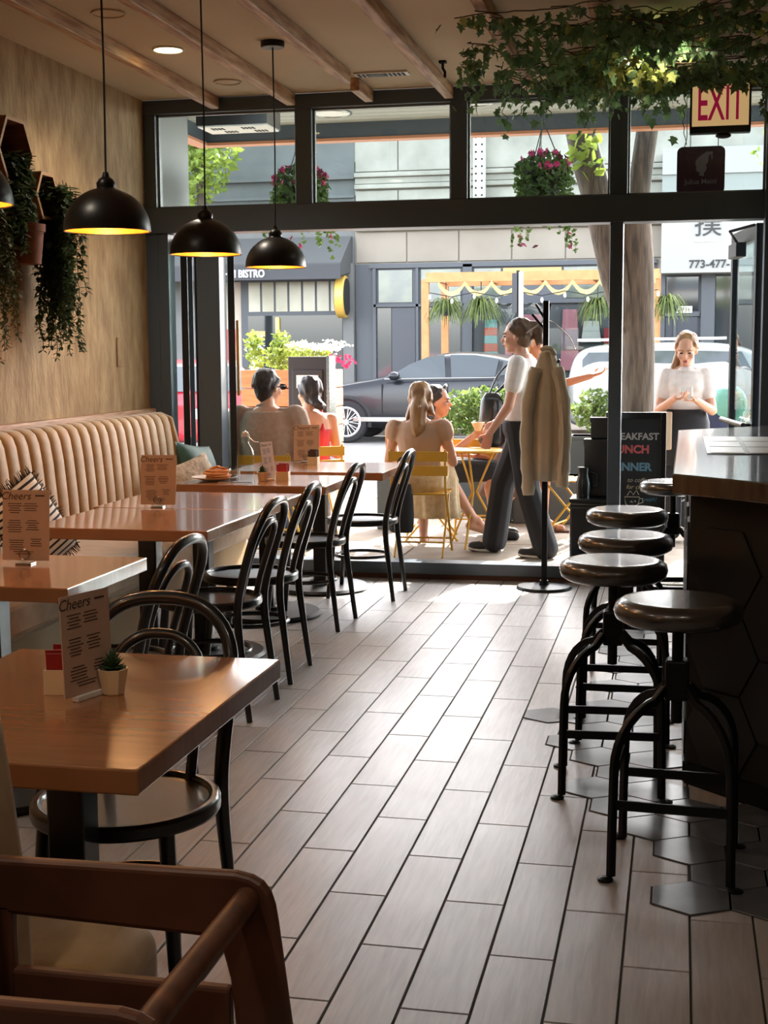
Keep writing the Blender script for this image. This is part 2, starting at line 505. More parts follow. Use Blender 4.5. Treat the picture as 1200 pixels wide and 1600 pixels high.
# ---- glass door leaf swung out to the street, and folding leaves stacked at the left
def leaf(name, label, p0, p1, z0, z1, st, rail_b, closer=False, handle=None, mid=None):
    p0, p1 = Vector((*p0, 0)), Vector((*p1, 0)); d = (p1 - p0); w = d.length
    e = struct(bpy.data.objects.new(name, None), label); COL.objects.link(e)
    e.location = (p0.x, p0.y, 0); e.rotation_euler = (0, 0, math.atan2(d.y, d.x)); e.empty_display_size = .1
    t = .022
    for (x0, x1, a, b, n) in ((0, st, z0, z1, 'stile'), (w - st, w, z0, z1, 'stile'), (st, w - st, z0, z0 + rail_b, 'rail'), (st, w - st, z1 - st * 1.6, z1, 'rail')):
        MB().box(x0, x1, -t, t, a, b).build(n, M_slate2, e, bevel=.003)
    MB().box(st, w - st, -.004, .004, z0 + rail_b, z1 - st * 1.6).build('pane', glass('door_pane', (225, 235, 235), 1.6), e)
    return e, w
d1, w1 = leaf('door_1', 'glass entrance door swung open with push bar', (.462, FY + .16), (.345, FY + 1.02), .012, 2.2, .06, .2)
MB().tube([(.02, .07, .98), (w1 - .04, .07, .98)], .017, 10).build('push_bar', M_steel, d1, 40)
for q in (.06, w1 - .08): MB().tube([(q, .02, .98), (q, .07, .98)], .01, 8).build('bracket', M_iron, d1)
MB().box(.30, .58, .024, .09, 2.02, 2.11).build('door_closer', M_darkgrey, d1, bevel=.006)
MB().tube([(.45, .06, 2.12), (.12, .16, 2.16), (.02, .03, 2.19)], .009, 6).build('closer_arm', M_darkgrey, d1)
for k, x in enumerate((-3.205, -3.11)):
    leaf('door_%d' % (k + 2), ('folding glass leaf stacked against the left jamb', 'folding glass leaf stacked left of the black steel post')[k], (x, FY + .16), (x - .25, FY + .96 - .04 * k), .11, 2.19, .02, .1)
d5, w5 = leaf('door_4', 'folding glass leaf right of the black steel post', (-2.88, FY + .16), (-3.13, FY + .9), .11, 2.19, .04, .12)
MB().box(.30, .36, -.05, -.03, 1.15, 1.66).build('pull_handle', mat('brass_pull', (206, 164, 96), .35, metal=.6), d5, bevel=.004)
M_gp = mat('grey_panel', (92, 92, 86), .45)
struct(MB().box(-4.6, -3.46, FY + .2, FY + 1.0, 2.22, 3.5).build('pillar', M_gp), 'grey clad bulkhead outside the left transom')

# ---- trim on top of the banquette and a cover plate
struct(MB().box(XL, XL + .05, 1.0, FY - .02, 1.045, 1.085).build('trim_1', M_beam, bevel=.005), 'wooden ledge strip above the banquette back')
wp = MB(); wp.box(XL, XL + .008, 8.02, 8.1, 1.36, 1.54)
tag(wp.build('cover_plate', M_plaster, bevel=.003), 'flush tan cover plate on the plaster wall near the corner', 'cover plate')

# ---- outside: canopy with boarded soffit
can = struct(MB().box(-4.42, 6, FY + .12, 12.5, 3.52, 3.75).build('canopy', M_slate_haze), 'boarded canopy over the sidewalk')
M_soff = mat('grey_soffit', (150, 150, 142), .6, c2=(168, 168, 160), scale=3, stretch=(.4, 6, 1))
y = FY + .13
while y < 12.34:
    MB().box(-4.40, 6, y, y + .148, 3.495, 3.52).build('soffit_board', M_soff, can, bevel=.003); y += .156
part('fascia', M_slate_haze, can, -4.42, 6, 12.38, 12.5, 3.36, 3.52)
part('fascia', M_slate_haze, can, -4.42, -4.30, FY + 1.0, 12.38, 3.36, 3.495)
M_sunlit_flange = mat('sunlit_flange', (196, 136, 104), .5)  # orange stands in for sunlight on the fascia's bottom flange
part('fascia_flange', M_sunlit_flange, can, -4.42, 6, 12.37, 12.51, 3.335, 3.36, 0)
part('fascia_flange', M_sunlit_flange, can, -4.43, -4.29, FY + 1.0, 12.37, 3.335, 3.36, 0)
# ---- ground outside
struct(MB().box(-40, 40, FY + .12, 13.4, -.3, -.012).build('sidewalk', M_grout), 'pale concrete sidewalk in front of the cafe')
sw = bpy.data.objects['sidewalk']
sm = frustum(MB(), .745, .745, .012, .004, 0, 0, -.012).mesh('slab'); sm.materials.append(M_concrete)
for i in range(-9, 6):
    for k in range(3): inst(sm, 'slab', sw, (i * 1.5 + .35, FY + .12 + .78 + 1.5 * k, 0))
struct(MB().box(-40, 40, 13.32, 13.52, -.3, .0).build('curb', mat('curb_stone', (190, 184, 174), .85), bevel=.02), 'concrete curb')
struct(MB().box(-60, 60, 13.4, 25.0, -.4, -.10).build('road', M_asphalt), 'sunlit street')
struct(MB().box(-60, 60, 24.8, 31, -.4, 0.02).build('far_sidewalk', M_concrete), 'far sidewalk across the street')
# ================================================================== SEATING ALONG THE LEFT
ban = thing('banquette', 'long tan velvet banquette with vertical channelled back along plaster wall', 'banquette', (-3.1, 5.8, 0))
def W(parent, mb, *a, **k):       # build world coordinates under a parent that sits at its own place
    o = mb.build(*a, parent=parent, **k)
    o.matrix_parent_inverse = parent_inv(parent)
    return o
def parent_inv(p):
    return (Matrix.Translation(p.location) @ p.rotation_euler.to_matrix().to_4x4()).inverted()
W(ban, MB().box(-3.3, -2.56, 3.2, 8.22, .30, .475), 'seat', M_tan, bevel=.04, seg=4)
W(ban, MB().box(-3.3, -2.64, 3.22, 8.2, .0, .30), 'base', mat('bench_base', (168, 138, 96), .7))
W(ban, MB().box(-3.395, -3.24, 3.2, 8.22, .40, 1.05), 'back_board', M_tan, bevel=.03, seg=3)
CW = .121
ch = MB(); rings = []
prof = [(.44, -.012), (.5, 0), (.7, -.01), (.9, -.028), (1.0, -.044), (1.045, -.062), (1.068, -.09), (1.075, -.12)]
n = 9; vs = []
for (z, x) in prof:
    for j in range(n):
        a = PI * j / (n - 1)
        vs.append((x + .045 * (math.sin(a) ** .6 - 1), -math.cos(a) * CW / 2, z))
fs = [(i * n + j, i * n + j + 1, (i + 1) * n + j + 1, (i + 1) * n + j) for i in range(len(prof) - 1) for j in range(n - 1)]
base = len(vs)
for (z, x) in (prof[0], prof[-1]):
    for j in range(n): vs.append((-.16, -math.cos(PI * j / (n - 1)) * CW / 2, z))
fs += [((len(prof) - 1) * n + j, (len(prof) - 1) * n + j + 1, base + n + j + 1, base + n + j) for j in range(n - 1)]
ch.add(vs, fs)
cm = ch.mesh('channel'); cm.materials.append(M_tan)
cm.polygons.foreach_set('use_smooth', [True] * len(cm.polygons))
for k in range(41):
    c = inst(cm, 'channel', ban, (-3.06 + 3.1, 3.27 + CW * k - 5.8, 0))
# end cap of the banquette by the folding doors
W(ban, MB().prism([(-3.395, .3), (-2.6, .3), (-2.58, .47), (-3.0, .5), (-3.06, .8), (-3.12, 1.04), (-3.2, 1.075), (-3.395, 1.05)], 8.195, 8.235, 'xz'), 'end_panel', M_tan, bevel=.012)

nb = thing('booth_bench', 'tan upholstered bench with gathered seat corner behind the wooden high chair', 'bench', (-1.3, 2.0, 0))
W(nb, MB().prism([(-2.0, .0), (-.955, .0), (-.97, .6), (-.99, .78), (-1.015, .95), (-1.055, 1.06), (-1.14, 1.1), (-2.0, 1.1)], 1.80, 1.91, 'xz'), 'backrest', M_tan, bevel=.03, seg=4, smooth=40)
st = MB().box(-2.0, -.86, 1.91, 2.17, .33, .475)
W(nb, st, 'seat', M_tan, bevel=.05, seg=5, smooth=50)
W(nb, MB().box(-1.98, -.9, 1.83, 2.1, 0, .33), 'base', M_blackmatte)

# ---- cafe tables
def table(label, x0, x1, y0, y1, colx=None, group=None, base_r=.29):
    cx, cy = (x0 + x1) / 2, (y0 + y1) / 2
    t = thing('cafe_table', label, 'table', (cx, cy, 0))
    w, l = (x1 - x0) / 2, (y1 - y0) / 2
    MB().box(-w, w, -l, l, .704, .75).build('table_top', M_oak, t, bevel=.004)
    MB().box(-.04, .04, -.04, .04, .03, .70).build('column', M_black, t, bevel=.006)
    MB().box(-.2, .2, -.03, .03, .69, .704).box(-.03, .03, -.2, .2, .69, .704).build('top_bracket', M_black, t)
    MB().lathe([(.0, 0), (base_r, 0), (base_r + .005, .012), (base_r - .01, .026), (.06, .034), (.0, .034)], 40).build('base_disc', M_iron, t, smooth=30)
    MB().lathe([(.075, .03), (.07, .05), (.05, .058), (0, .058)], 16).build('column_foot', M_iron, t, smooth=40)
    return t
table('oak cafe table with small succulent, red sugar caddy and leaning menu', -1.525, -.88, 2.115, 2.97)
table('oak cafe table beside the striped cushion with menu in a ring clip', -2.6, -1.775, 3.765, 4.40)
table('oak cafe table joined to a second one, striped cushion at its corner', -2.565, -1.80, 5.09, 5.806)
table('oak cafe table joined behind another, menu card standing on its front edge', -2.60, -1.81, 5.815, 6.53)
table('oak cafe table with pancakes on a plate and a water bottle', -2.615, -1.79, 6.90, 7.53)
table('oak cafe table nearest the open front with one menu card', -2.6, -1.66, 7.72, 8.46)

# ---- bentwood chairs: facing local +y
def make_chair(label):
    t = thing('bentwood_chair', label, 'chair')
    MB().lathe([(0, .447), (.185, .447), (.19, .452), (.187, .4575), (.18, .4565), (.172, .455), (.16, .4545), (.05, .4535), (0, .4535)], 40, sy=1.03).build('seat', M_black, t, smooth=40)
    MB().tube([(.197 * math.cos(a), .203 * math.sin(a), .45) for a in [2 * PI * k / 40 for k in range(40)]], 1, 8, closed=True, flat=(.026, .036)).build('seat_rim', M_black, t, smooth=40, bevel=.008)
    for s in (-1, 1):
        MB().tube([(s * .135, .135, .44), (s * .148, .15, .25), (s * .165, .172, 0)], [.0185, .017, .0125], 10).build('leg', M_black, t, smooth=40)
    hp = [(-.185, -.225, 0), (-.178, -.2, .2), (-.17, -.178, .4), (-.172, -.19, .52), (-.182, -.235, .68), (-.165, -.27, .78), (-.10, -.292, .845), (0, -.30, .862)]
    hp = smoothpath(hp + [(-p[0], p[1], p[2]) for p in hp[-2::-1]], 4)
    rr = [.0125 + .005 * min(1, p.z / .4) for p in hp]
    MB().tube(hp, rr, 10).build('back_hoop', M_black, t, smooth=50)
    ip = [(-.098, -.165, .45), (-.104, -.188, .55), (-.112, -.222, .66), (-.095, -.25, .735), (-.05, -.264, .772), (0, -.268, .78)]
    ip = smoothpath(ip + [(-p[0], p[1], p[2]) for p in ip[-2::-1]], 4)
    MB().tube(ip, .013, 10).build('inner_hoop', M_black, t, smooth=50)
    MB().tube([(.158 * math.cos(a), .165 * math.sin(a), .245) for a in [2 * PI * k / 32 for k in range(32)]], .0105, 8, closed=True).build('leg_ring', M_black, t, smooth=50)
    return t
ch0 = make_chair('black bentwood chair tucked under table with succulent, facing the room')
ch0.location = (-1.19, 2.79, 0); ch0.rotation_euler = (0, 0, PI + .06)
for (x, y, rz, lb) in (
        (-1.80, 4.10, 1.52, 'black bentwood chair at the table with the menu ring clip'),
        (-1.85, 5.24, 1.56, 'black bentwood chair at front table of the joined pair'),
        (-1.87, 5.86, 1.60, 'black bentwood chair at rear table of the joined pair'),
        (-1.93, 7.01, 1.55, 'black bentwood chair at the table with pancakes and bottle'),
        (-1.83, 7.92, 1.57, 'black bentwood chair at table beside the open front')):
    dup(ch0, (x, y, 0), rz, lb)

# ---- industrial bar stools
def make_stool(label):
    t = thing('bar_stool', label, 'stool')
    MB().lathe([(0, .675), (.15, .675), (.172, .688), (.178, .708), (.172, .727), (.157, .7375), (.147, .7402), (.138, .7406), (.13, .7404), (.04, .7395), (0, .7395)], 40).build('seat', mat('black_leather', (40, 40, 41), .27, c2=(56, 55, 55), scale=5, bump=.03, bscale=40, spec=1.0, coat=.8), t, smooth=50)
    MB().tube([(0, 0, .675), (0, 0, .40)], .016, 12).build('screw_post', M_iron, t, smooth=40)
    MB().box(-.032, .032, -.032, .032, .465, .575).build('collar_block', M_iron, t, bevel=.006)
    for sx in (-1, 1):
        for sy in (-1, 1):
            d = Vector((sx, sy, 0)) * .155
            pts = [Vector((sx * .03, sy * .03, .50))]
            for k in range(0, 8):
                a = R_(78 - 78 * k / 7)
                q = .2 + .8 * math.cos(a)
                pts.append(Vector((d.x * q, d.y * q, .30 + .17 * math.sin(a))))
            pts += [Vector((d.x * 1.02, d.y * 1.02, .15)), Vector((d.x * 1.03, d.y * 1.03, .008))]
            MB().tube(pts, 1, flat=(.018, .022)).build('leg', M_iron, t, bevel=.003)
            MB().lathe([(0, 0), (.022, 0), (.022, .007), (.008, .012), (0, .012)], 10, c=(d.x * 1.12, d.y * 1.12, 0)).build('foot', M_iron, t)
    a = .157
    for (p, q, z) in (((-a, -a), (a, -a), .205), ((-a, a), (a, a), .205), ((-a, -a), (-a, a), .275), ((a, -a), (a, a), .275)):
        MB().tube([(*p, z), (*q, z)], 1, flat=(.008, .026)).build('foot_bar', M_iron, t)
    return t
s0 = make_stool('black leather bar stool at the angled end of the bar'); s0.scale = (1, 1, 1.03); s0.location = (.01, 3.845, 0); s0.rotation_euler = (0, 0, -.06)
for (x, y, rz, lb) in ((-.2, 4.54, .06, 'black leather bar stool second along from the angled bar end'), (-.185, 5.18, .02, 'black leather bar stool third along the bar'),
                       (-.21, 6.02, -.05, 'black leather bar stool near the far end of the bar front'), (-.02, 7.35, .1, 'black leather bar stool beyond the bar corner by the entrance')):
    dup(s0, (x, y, 0), rz, lb)

# ---- the bar
bar = thing('bar_counter', 'dark bar counter with angled end and hexagon tiled front', 'bar', (.6, 5.5, 0))
M_bartop = mat('bar_wood', (66, 56, 50), .22, c2=(88, 76, 68), scale=5, stretch=(8, .8, 1), detail=7, bump=.04, coat=1.0)
M_bartile = mat('bar_tile', (26, 29, 33), .32)
top = [(-.015, 4.52), (1.6, 2.95), (1.9, 2.95), (1.9, 7.43), (.46, 7.43), (0, 6.97)]
W(bar, MB().prism(top, .985, 1.05), 'bar_top', M_bartop, bevel=.005)
bas = [(.045, 4.62), (1.55, 3.16), (1.8, 3.16), (1.8, 7.3), (.5, 7.3), (.045, 6.86)]
W(bar, MB().prism(bas, 0, .985), 'base', M_blackmatte)
W(bar, MB().prism([(.04, 4.6), (1.55, 3.12), (1.56, 3.14), (.055, 4.63)], 0, .07).prism([(.035, 4.62), (.044, 4.62), (.044, 6.88), (.035, 6.88)], 0, .07), 'kick_plate', M_iron)
hr = .155
def wall_hex(parent, o, u, nrm, us, zs, umax):
    """hexagon tiles on a vertical face: origin o, direction u, outward normal"""
    k = 0
    hxm = MB()
    pts = [(hr * .97 * math.cos(PI / 3 * i), hr * .97 * math.sin(PI / 3 * i)) for i in range(6)]
    ptb = [(hr * .985 * math.cos(PI / 3 * i), hr * .985 * math.sin(PI / 3 * i)) for i in range(6)]
    vs = [u * p[0] + Vector((0, 0, p[1])) + nrm * .001 for p in ptb] + [u * p[0] + Vector((0, 0, p[1])) + nrm * .008 for p in pts]
    hxm.add(vs, [tuple(range(6, 12)), tuple(range(5, -1, -1))] + [(i, (i + 1) % 6, 6 + (i + 1) % 6, 6 + i) for i in range(6)])
    bmx = bmesh.new(); me = hxm.mesh('hex_tile'); bmx.from_mesh(me); bmesh.ops.recalc_face_normals(bmx, faces=bmx.faces[:]); bmx.to_mesh(me); bmx.free()
    me.materials.append(M_bartile)
    c = 0
    while True:
        uu = hr + c * hr * 1.5
        if uu > umax - hr * .8: break
        zz = .07 + hr * .866 + (hr * .866 if c % 2 else 0)
        while zz + hr * .86 < .985:
            t_ = inst(me, 'hex_tile', parent, Vector(o) + u * uu + Vector((0, 0, zz)) - parent.location)
            zz += hr * 1.732
        c += 1
uu = (Vector((1.55, 3.16, 0)) - Vector((.045, 4.62, 0))); ul = uu.length; uu.normalize()
wall_hex(bar, (.045, 4.62, 0), uu, Vector((uu.y, -uu.x, 0)), 0, 0, ul)
wall_hex(bar, (.045, 4.62, 0), Vector((0, 1, 0)), Vector((-1, 0, 0)), 0, 0, 2.24)

gm_ = thing('bar_mat', 'pale grid of menu cards lying on the bar top', 'menu', (.35, 5.9, 1.05))
MB().box(-.24, .5, -.52, .52, .0005, .004).build('backing', mat('mat_dark', (84, 82, 80), .35), gm_)
for i in range(5):
    for j in range(3):
        MB().box(-.225 + i * .145, -.10 + i * .145, -.5 + j * .34, -.19 + j * .34, .004, .006).build('card', mat('mat_card', (222, 224, 224), .3), gm_)

# ---- pendant lamps
M_gold = mat('copper_lining', (222, 140, 52), .35, metal=.2, emit=(255, 140, 30), estr=.0)
M_bulb = mat('warm_bulb', (255, 200, 120), .4, emit=(255, 176, 84), estr=6)
def pendant(x, y, z, label, energy=2.5):
    t = thing('pendant_lamp', label, 'pendant lamp', (x, y, z))
    r = .162
    out = [(r * math.cos(R_(a)), r * .98 * math.sin(R_(a))) for a in range(0, 84, 7)] + [(.03, .165), (.0, .165)]
    inn = [((r - .004) * math.cos(R_(a)), (r - .004) * .97 * math.sin(R_(a))) for a in range(0, 84, 7)] + [(.03, .158)]
    sh = MB()
    nseg = 40; vs = []
    pr = out[:-1] ; k = len(pr)
    for (rr, zz) in pr:
        for j in range(nseg): vs.append((rr * math.cos(2 * PI * j / nseg), rr * math.sin(2 * PI * j / nseg), zz))
    fs = [(i * nseg + j, i * nseg + (j + 1) % nseg, (i + 1) * nseg + (j + 1) % nseg, (i + 1) * nseg + j) for i in range(k - 1) for j in range(nseg)]
    sh.add(vs, fs).build('lamp_shade', M_lamp, t, smooth=60)
    sh = MB(); vs = []
    for (rr, zz) in inn:
        for j in range(nseg): vs.append((rr * math.cos(2 * PI * j / nseg), rr * math.sin(2 * PI * j / nseg), zz))
    fs = [(i * nseg + j, (i + 1) * nseg + j, (i + 1) * nseg + (j + 1) % nseg, i * nseg + (j + 1) % nseg) for i in range(len(inn) - 1) for j in range(nseg)]
    sh.add(vs, fs).build('shade_lining', M_gold, t, smooth=60)
    MB().tube([((r - .002) * math.cos(2 * PI * j / 40), (r - .002) * math.sin(2 * PI * j / 40), 0) for j in range(40)], .003, 6, closed=True).build('rim', M_lamp, t, smooth=60)
    MB().lathe([(.0, .155), (.034, .158), (.036, .175), (.026, .19), (.014, .198), (.010, .215), (0, .216)], 20).build('cap', M_lamp, t, smooth=40)
    MB().tube([(0, 0, .21), (.004, 0, .6), (0, 0, ZC - z - .03)], .004, 8).build('cord', M_blackmatte, t)
    MB().lathe([(0, ZC - z - .032), (.058, ZC - z - .032), (.062, ZC - z - .026), (.062, ZC - z - .001), (0, ZC - z - .001)], 28).build('canopy', M_lamp, t, smooth=40)
    MB().lathe([(0, .045), (.022, .052), (.03, .075), (.026, .098), (.014, .12), (.014, .155), (0, .156)], 16).build('bulb', M_bulb, t, smooth=60)
    ld = bpy.data.lights.new('pendant_light', 'POINT'); ld.energy = energy; ld.color = (1.0, .58, .24); ld.shadow_soft_size = .03
    lo = bpy.data.objects.new('pendant_light', ld); COL.objects.link(lo); lo.parent = t; lo.location = (0, 0, .03)
    return t
pendant(-2.1, 4.9, 1.90, 'black dome pendant lamp, copper lined, over the joined table pair')
pendant(-2.1, 6.0, 1.887, 'black dome pendant lamp, copper lined, over rear joined table')
pendant(-2.1, 7.11, 1.893, 'black dome pendant lamp, copper lined, over the pancake table')
pendant(-2.1, 3.80, 1.89, 'black dome pendant lamp, copper lined, beside the hexagon shelves')
pendant(-1.9, 1.2, 1.89, 'black dome pendant lamp, copper lined, over the booth bench')  # out-of-view lamp added to the row for extra warm light

# ---- ceiling fittings
M_dl = mat('downlight_disc', (255, 240, 200), .4, emit=(255, 226, 160), estr=6)
def downlight(x, y, lit, label, energy=40, group=None):
    t = thing('downlight', label, 'ceiling light', (x, y, ZC), 0, group)
    MB().tube([(.078 * math.cos(2 * PI * j / 32), .078 * math.sin(2 * PI * j / 32), -.004) for j in range(32)], .006, 6, closed=True).build('trim_ring', M_white if lit else M_ceil, t, smooth=60)
    MB().lathe([(0, -.004), (.074, -.004), (.074, -.0005), (0, -.0005)], 32).build('lens', M_dl if lit else M_ceil, t)
    if lit:
        ld = bpy.data.lights.new('downlight_lamp', 'SPOT'); ld.energy = energy; ld.color = (1.0, .88, .74); ld.spot_size = R_(140); ld.spot_blend = .6; ld.shadow_soft_size = .07
        lo = bpy.data.objects.new('downlight_lamp', ld); COL.objects.link(lo); lo.parent = t; lo.location = (0, 0, -.02)
downlight(-2.69, 7.15, True, 'lit round recessed ceiling light above the banquette', 22)
downlight(-.135, 7.15, True, 'lit round recessed ceiling light seen through ivy', 30)
downlight(-2.68, 6.34, False, 'unlit round speaker trim in ceiling between beams', 0)
downlight(-2.667, 8.07, False, 'unlit round trim in ceiling close to the front frame', 0)
downlight(-1.2, 8.04, False, 'unlit round trim in ceiling beside the linear vent', 0)
for (x, y, lb) in ((-2.65, 4.2, 'lit round recessed ceiling light over the menu ring clip table'), (-2.65, 1.8, 'lit round recessed ceiling light behind the booth bench'), (-1.15, 1.0, 'lit round recessed ceiling light over the wooden high chair'),
                   (.4, 1.0, 'lit round recessed ceiling light over the aisle before the bar end'), (-1.15, -1.2, 'lit round recessed ceiling light by the back wall')):
    downlight(x, y, True, lb, 12)  # these downlights are out of view, added as interior fill
v = thing('ceiling_vent', 'white linear air vent with black slots set in ceiling', 'vent', (-1.72, 8.04, ZC))
MB().box(-.16, .16, -.05, .05, -.012, -.0005).build('frame', M_white, v, bevel=.003)
for k in range(11):
    if k in (3, 4, 5): continue
    MB().box(-.138 + k * .026, -.122 + k * .026, -.036, .036, -.015, -.012).build('slot', M_blackmatte, v)
MB().box(-.07, .02, -.034, .034, -.015, -.012).build('damper', M_darkgrey, v)
hk = MB(); hk.tube([(0, 0, 0), (0, 0, -.04), (.012, 0, -.06), (.012, 0, -.09)], .008, 8).box(-.02, .02, -.02, .02, -.012, 0)
o = tag(hk.build('ceiling_hook', M_blackmatte, smooth=40), 'small black hook fixed to the ceiling beside a beam', 'hook'); o.location = (-1.32, 7.8, ZC)

# ---- wooden high chair in the foreground
hc = thing('high_chair', 'brown stained wooden restaurant high chair', 'high chair', (-.72, 1.52, 0))
def side(y0, y1, nm):
    W(hc, MB().prism([(-.95, .665), (-.60, .655), (-.585, .60), (-.575, .50), (-.545, .25), (-.51, .0), (-.44, .0), (-.465, .25), (-.495, .5), (-.517, .68), (-.521, .705), (-.527, .724), (-.538, .738), (-.553, .746), (-.575, .75), (-.95, .745)], y0, y1, 'xz'), nm, M_walnut, bevel=.008, seg=3)
    W(hc, MB().prism([(-.97, .0), (-.90, .0), (-.905, .3), (-.905, .68), (-.955, .68), (-.955, .3)], y0, y1, 'xz'), 'leg', M_walnut, bevel=.006)
    W(hc, MB().box(-.91, -.585, y0, y1, .515, .585), 'lower_rail', M_walnut, bevel=.006)
side(1.705, 1.727, 'side_frame'); side(1.305, 1.327, 'side_frame')
W(hc, MB().tube([(-.558, 1.31, .715), (-.558, 1.715, .715)], .018, 14), 'front_dowel', M_walnut, smooth=40)
W(hc, MB().prism([(1.33, .5), (1.70, .5), (1.70, .77), (1.68, .81), (1.63, .835), (1.40, .835), (1.35, .81), (1.33, .77)], -.955, -.935, 'yz'), 'backrest', M_walnut, bevel=.008, seg=3)
W(hc, MB().box(-.93, -.58, 1.328, 1.704, .50, .516), 'seat', M_walnut, bevel=.004)
W(hc, MB().box(-.53, -.48, 1.328, 1.704, .14, .2), 'footrest', M_walnut, bevel=.006)
W(hc, MB().box(-.93, -.91, 1.328, 1.704, .3, .36), 'rear_rail', M_walnut, bevel=.006)
# ================================================================== SMALL THINGS INSIDE
TZ = .75
M_red = mat('red_packets', (150, 30, 36), .5)
M_redl = mat('red_packets_light', (196, 60, 66), .5)
def menu(label, x, y, z, w, h, rz, lean=-6, ring=True, round_c=.01):
    t = thing('menu_card', label, 'menu', (x, y, z), rz)
    M = Euler((R_(lean), 0, 0)).to_matrix().to_4x4()
    z0 = .012
    MB().prism([(-w / 2, z0), (w / 2, z0), (w / 2, z0 + h), (-w / 2, z0 + h)], -.0012, .0012, 'xz', M).build('card', M_paper, t)
    pr = MB()
    f = -.0016
    rnd = random.Random(int(abs(x * 1000)))
    for (cx, top_, nl, ww) in ((-.24, .80, 5, .3), (.1, .80, 4, .34), (-.24, .56, 6, .34), (.14, .56, 5, .3), (-.2, .28, 5, .36), (.22, .3, 4, .26), (-.05, .12, 2, .5)):
        for k in range(nl):
            l = ww * (.6 + .4 * rnd.random()) * w
            zz = z0 + h * (top_ - .032 * k)
            pr.box(cx * w - l / 2, cx * w + l / 2, f - .0002, f, zz, zz + h * .010, M)
    pr.build('printed_lines', M_ink, t)['kind'] = 'stuff'
    text('Cheers', w * .22, M @ TM((-w * .22, -.0016, z0 + h * .91)), M_ink, 'heading', t, ext=.0002, shear=.25)
    MB().box(w * .2, w * .4, f - .0002, f, z0 + h * .91, z0 + h * .93, M).build('printed_mark', M_ink, t)
    if ring:
        MB().tube([(.017 * math.cos(2 * PI * k / 20), -.012, .034 + .017 * math.sin(2 * PI * k / 20)) for k in range(20)], .0022, 6, closed=True).build('clip_ring', M_steel, t, smooth=60)
        MB().box(-.028, .028, -.024, .02, 0, .006).build('clip_base', M_steel, t, bevel=.002)
    else:
        MB().box(-w * .3, w * .3, -.008, .008, 0, .012).build('clip_base', M_white, t, bevel=.002)
    return t
menu('upright menu card leaning on the red sugar caddy beside the succulent', -1.165, 2.56, TZ, .145, .205, 1.27, -2, False)
menu('menu card in a ring clip on the table with the striped cushion', -2.12, 4.19, TZ, .165, .235, .04, -5)
menu('menu card in a ring clip at the seam of the joined tables', -2.3, 5.85, TZ, .165, .225, .06, -7)
menu('menu card standing on the table at the open front', -2.30, 8.40, TZ, .165, .225, .03, -6)
menu('narrow menu card seen edge-on by the water bottle', -2.17, 7.18, TZ, .10, .2, 1.15, -8, False)

def caddy(label, x, y, s=1.0, rz=0, cols=(None,)):
    t = thing('sugar_caddy', label, 'sugar caddy', (x, y, TZ), rz)
    w = .034 * s; h = .05 * s
    for (x0, x1, y0, y1) in ((-w, w, -w, -w + .003), (-w, w, w - .003, w), (-w, -w + .003, -w + .003, w - .003), (w - .003, w, -w + .003, w - .003)):
        MB().box(x0, x1, y0, y1, 0, h).build('side', M_cream, t, bevel=.0008)
    MB().box(-w + .003, w - .003, -w + .003, w - .003, 0, .003).build('bottom', M_cream, t)
    rnd = random.Random(3)
    for k in range(7):
        yy = -w + .007 + k * (2 * w - .014) / 6
        hh = h + .03 + .018 * rnd.random()
        MB().box(-w + .006, w - .006, yy - .002, yy + .002, .003, hh, Euler((R_(rnd.uniform(-3, 3)), R_(rnd.uniform(-4, 4)), 0)).to_matrix().to_4x4()).build('packet', cols[k % len(cols)], t, bevel=.001)
    return t
caddy('cream sugar caddy with red packets beside the succulent pot', -1.235, 2.60, 1.05, .12, (M_red, M_red, mat('packet_brown', (92, 50, 40), .5)))
caddy('cream sugar caddy with bright red packets by the water bottle', -2.10, 7.19, 1.0, .1, (M_redl, M_red))
caddy('cream sugar caddy with dark brown packets before the front menu', -2.215, 8.26, .95, 0, (mat('packet_dark', (66, 46, 42), .5),))
caddy('sugar caddy with brown packets at the edge of the cushion table', -2.22, 4.05, 1.1, .3, (M_red, mat('packet_dark', (66, 46, 42), .5)))
M_succ = mat('succulent_green', (40, 72, 46), .55, c2=(58, 94, 58), scale=30)
def succulent(label, x, y, s=1.0):
    t = thing('succulent_pot', label, 'potted plant', (x, y, TZ))
    MB().lathe([(0, 0), (.024 * s, 0), (.026 * s, .003), (.036 * s, .055 * s), (.037 * s, .06 * s), (.032 * s, .06 * s), (.03 * s, .05 * s), (0, .05 * s)], 8).build('pot', M_cream, t, bevel=.001)
    MB().lathe([(0, .05 * s), (.031 * s, .05 * s), (.0, .056 * s)], 12).build('soil', M_blackmatte, t)
    lm = MB(); lm.add([(0, 0, 0), (.008 * s, .012 * s, .001), (0, .034 * s, .002), (-.008 * s, .012 * s, .001), (0, .012 * s, .006 * s), (0, .012 * s, -.004 * s)],
                      [(0, 1, 4), (1, 2, 4), (2, 3, 4), (3, 0, 4), (1, 0, 5), (2, 1, 5), (3, 2, 5), (0, 3, 5)])
    me = lm.mesh('leaf'); me.materials.append(M_succ)
    for ring, (nn, el, z) in enumerate(((9, 15, .056), (8, 35, .062), (7, 55, .068), (4, 75, .074))):
        for k in range(nn):
            inst(me, 'leaf', t, (0, 0, z * s), (R_(el), 0, 2 * PI * k / nn + ring * .4))
    return t
succulent('small green succulent in cream pot on the table with red caddy', -1.13, 2.60, .9)
succulent('small dark succulent in cream pot next to the water bottle', -2.20, 7.13, .85)

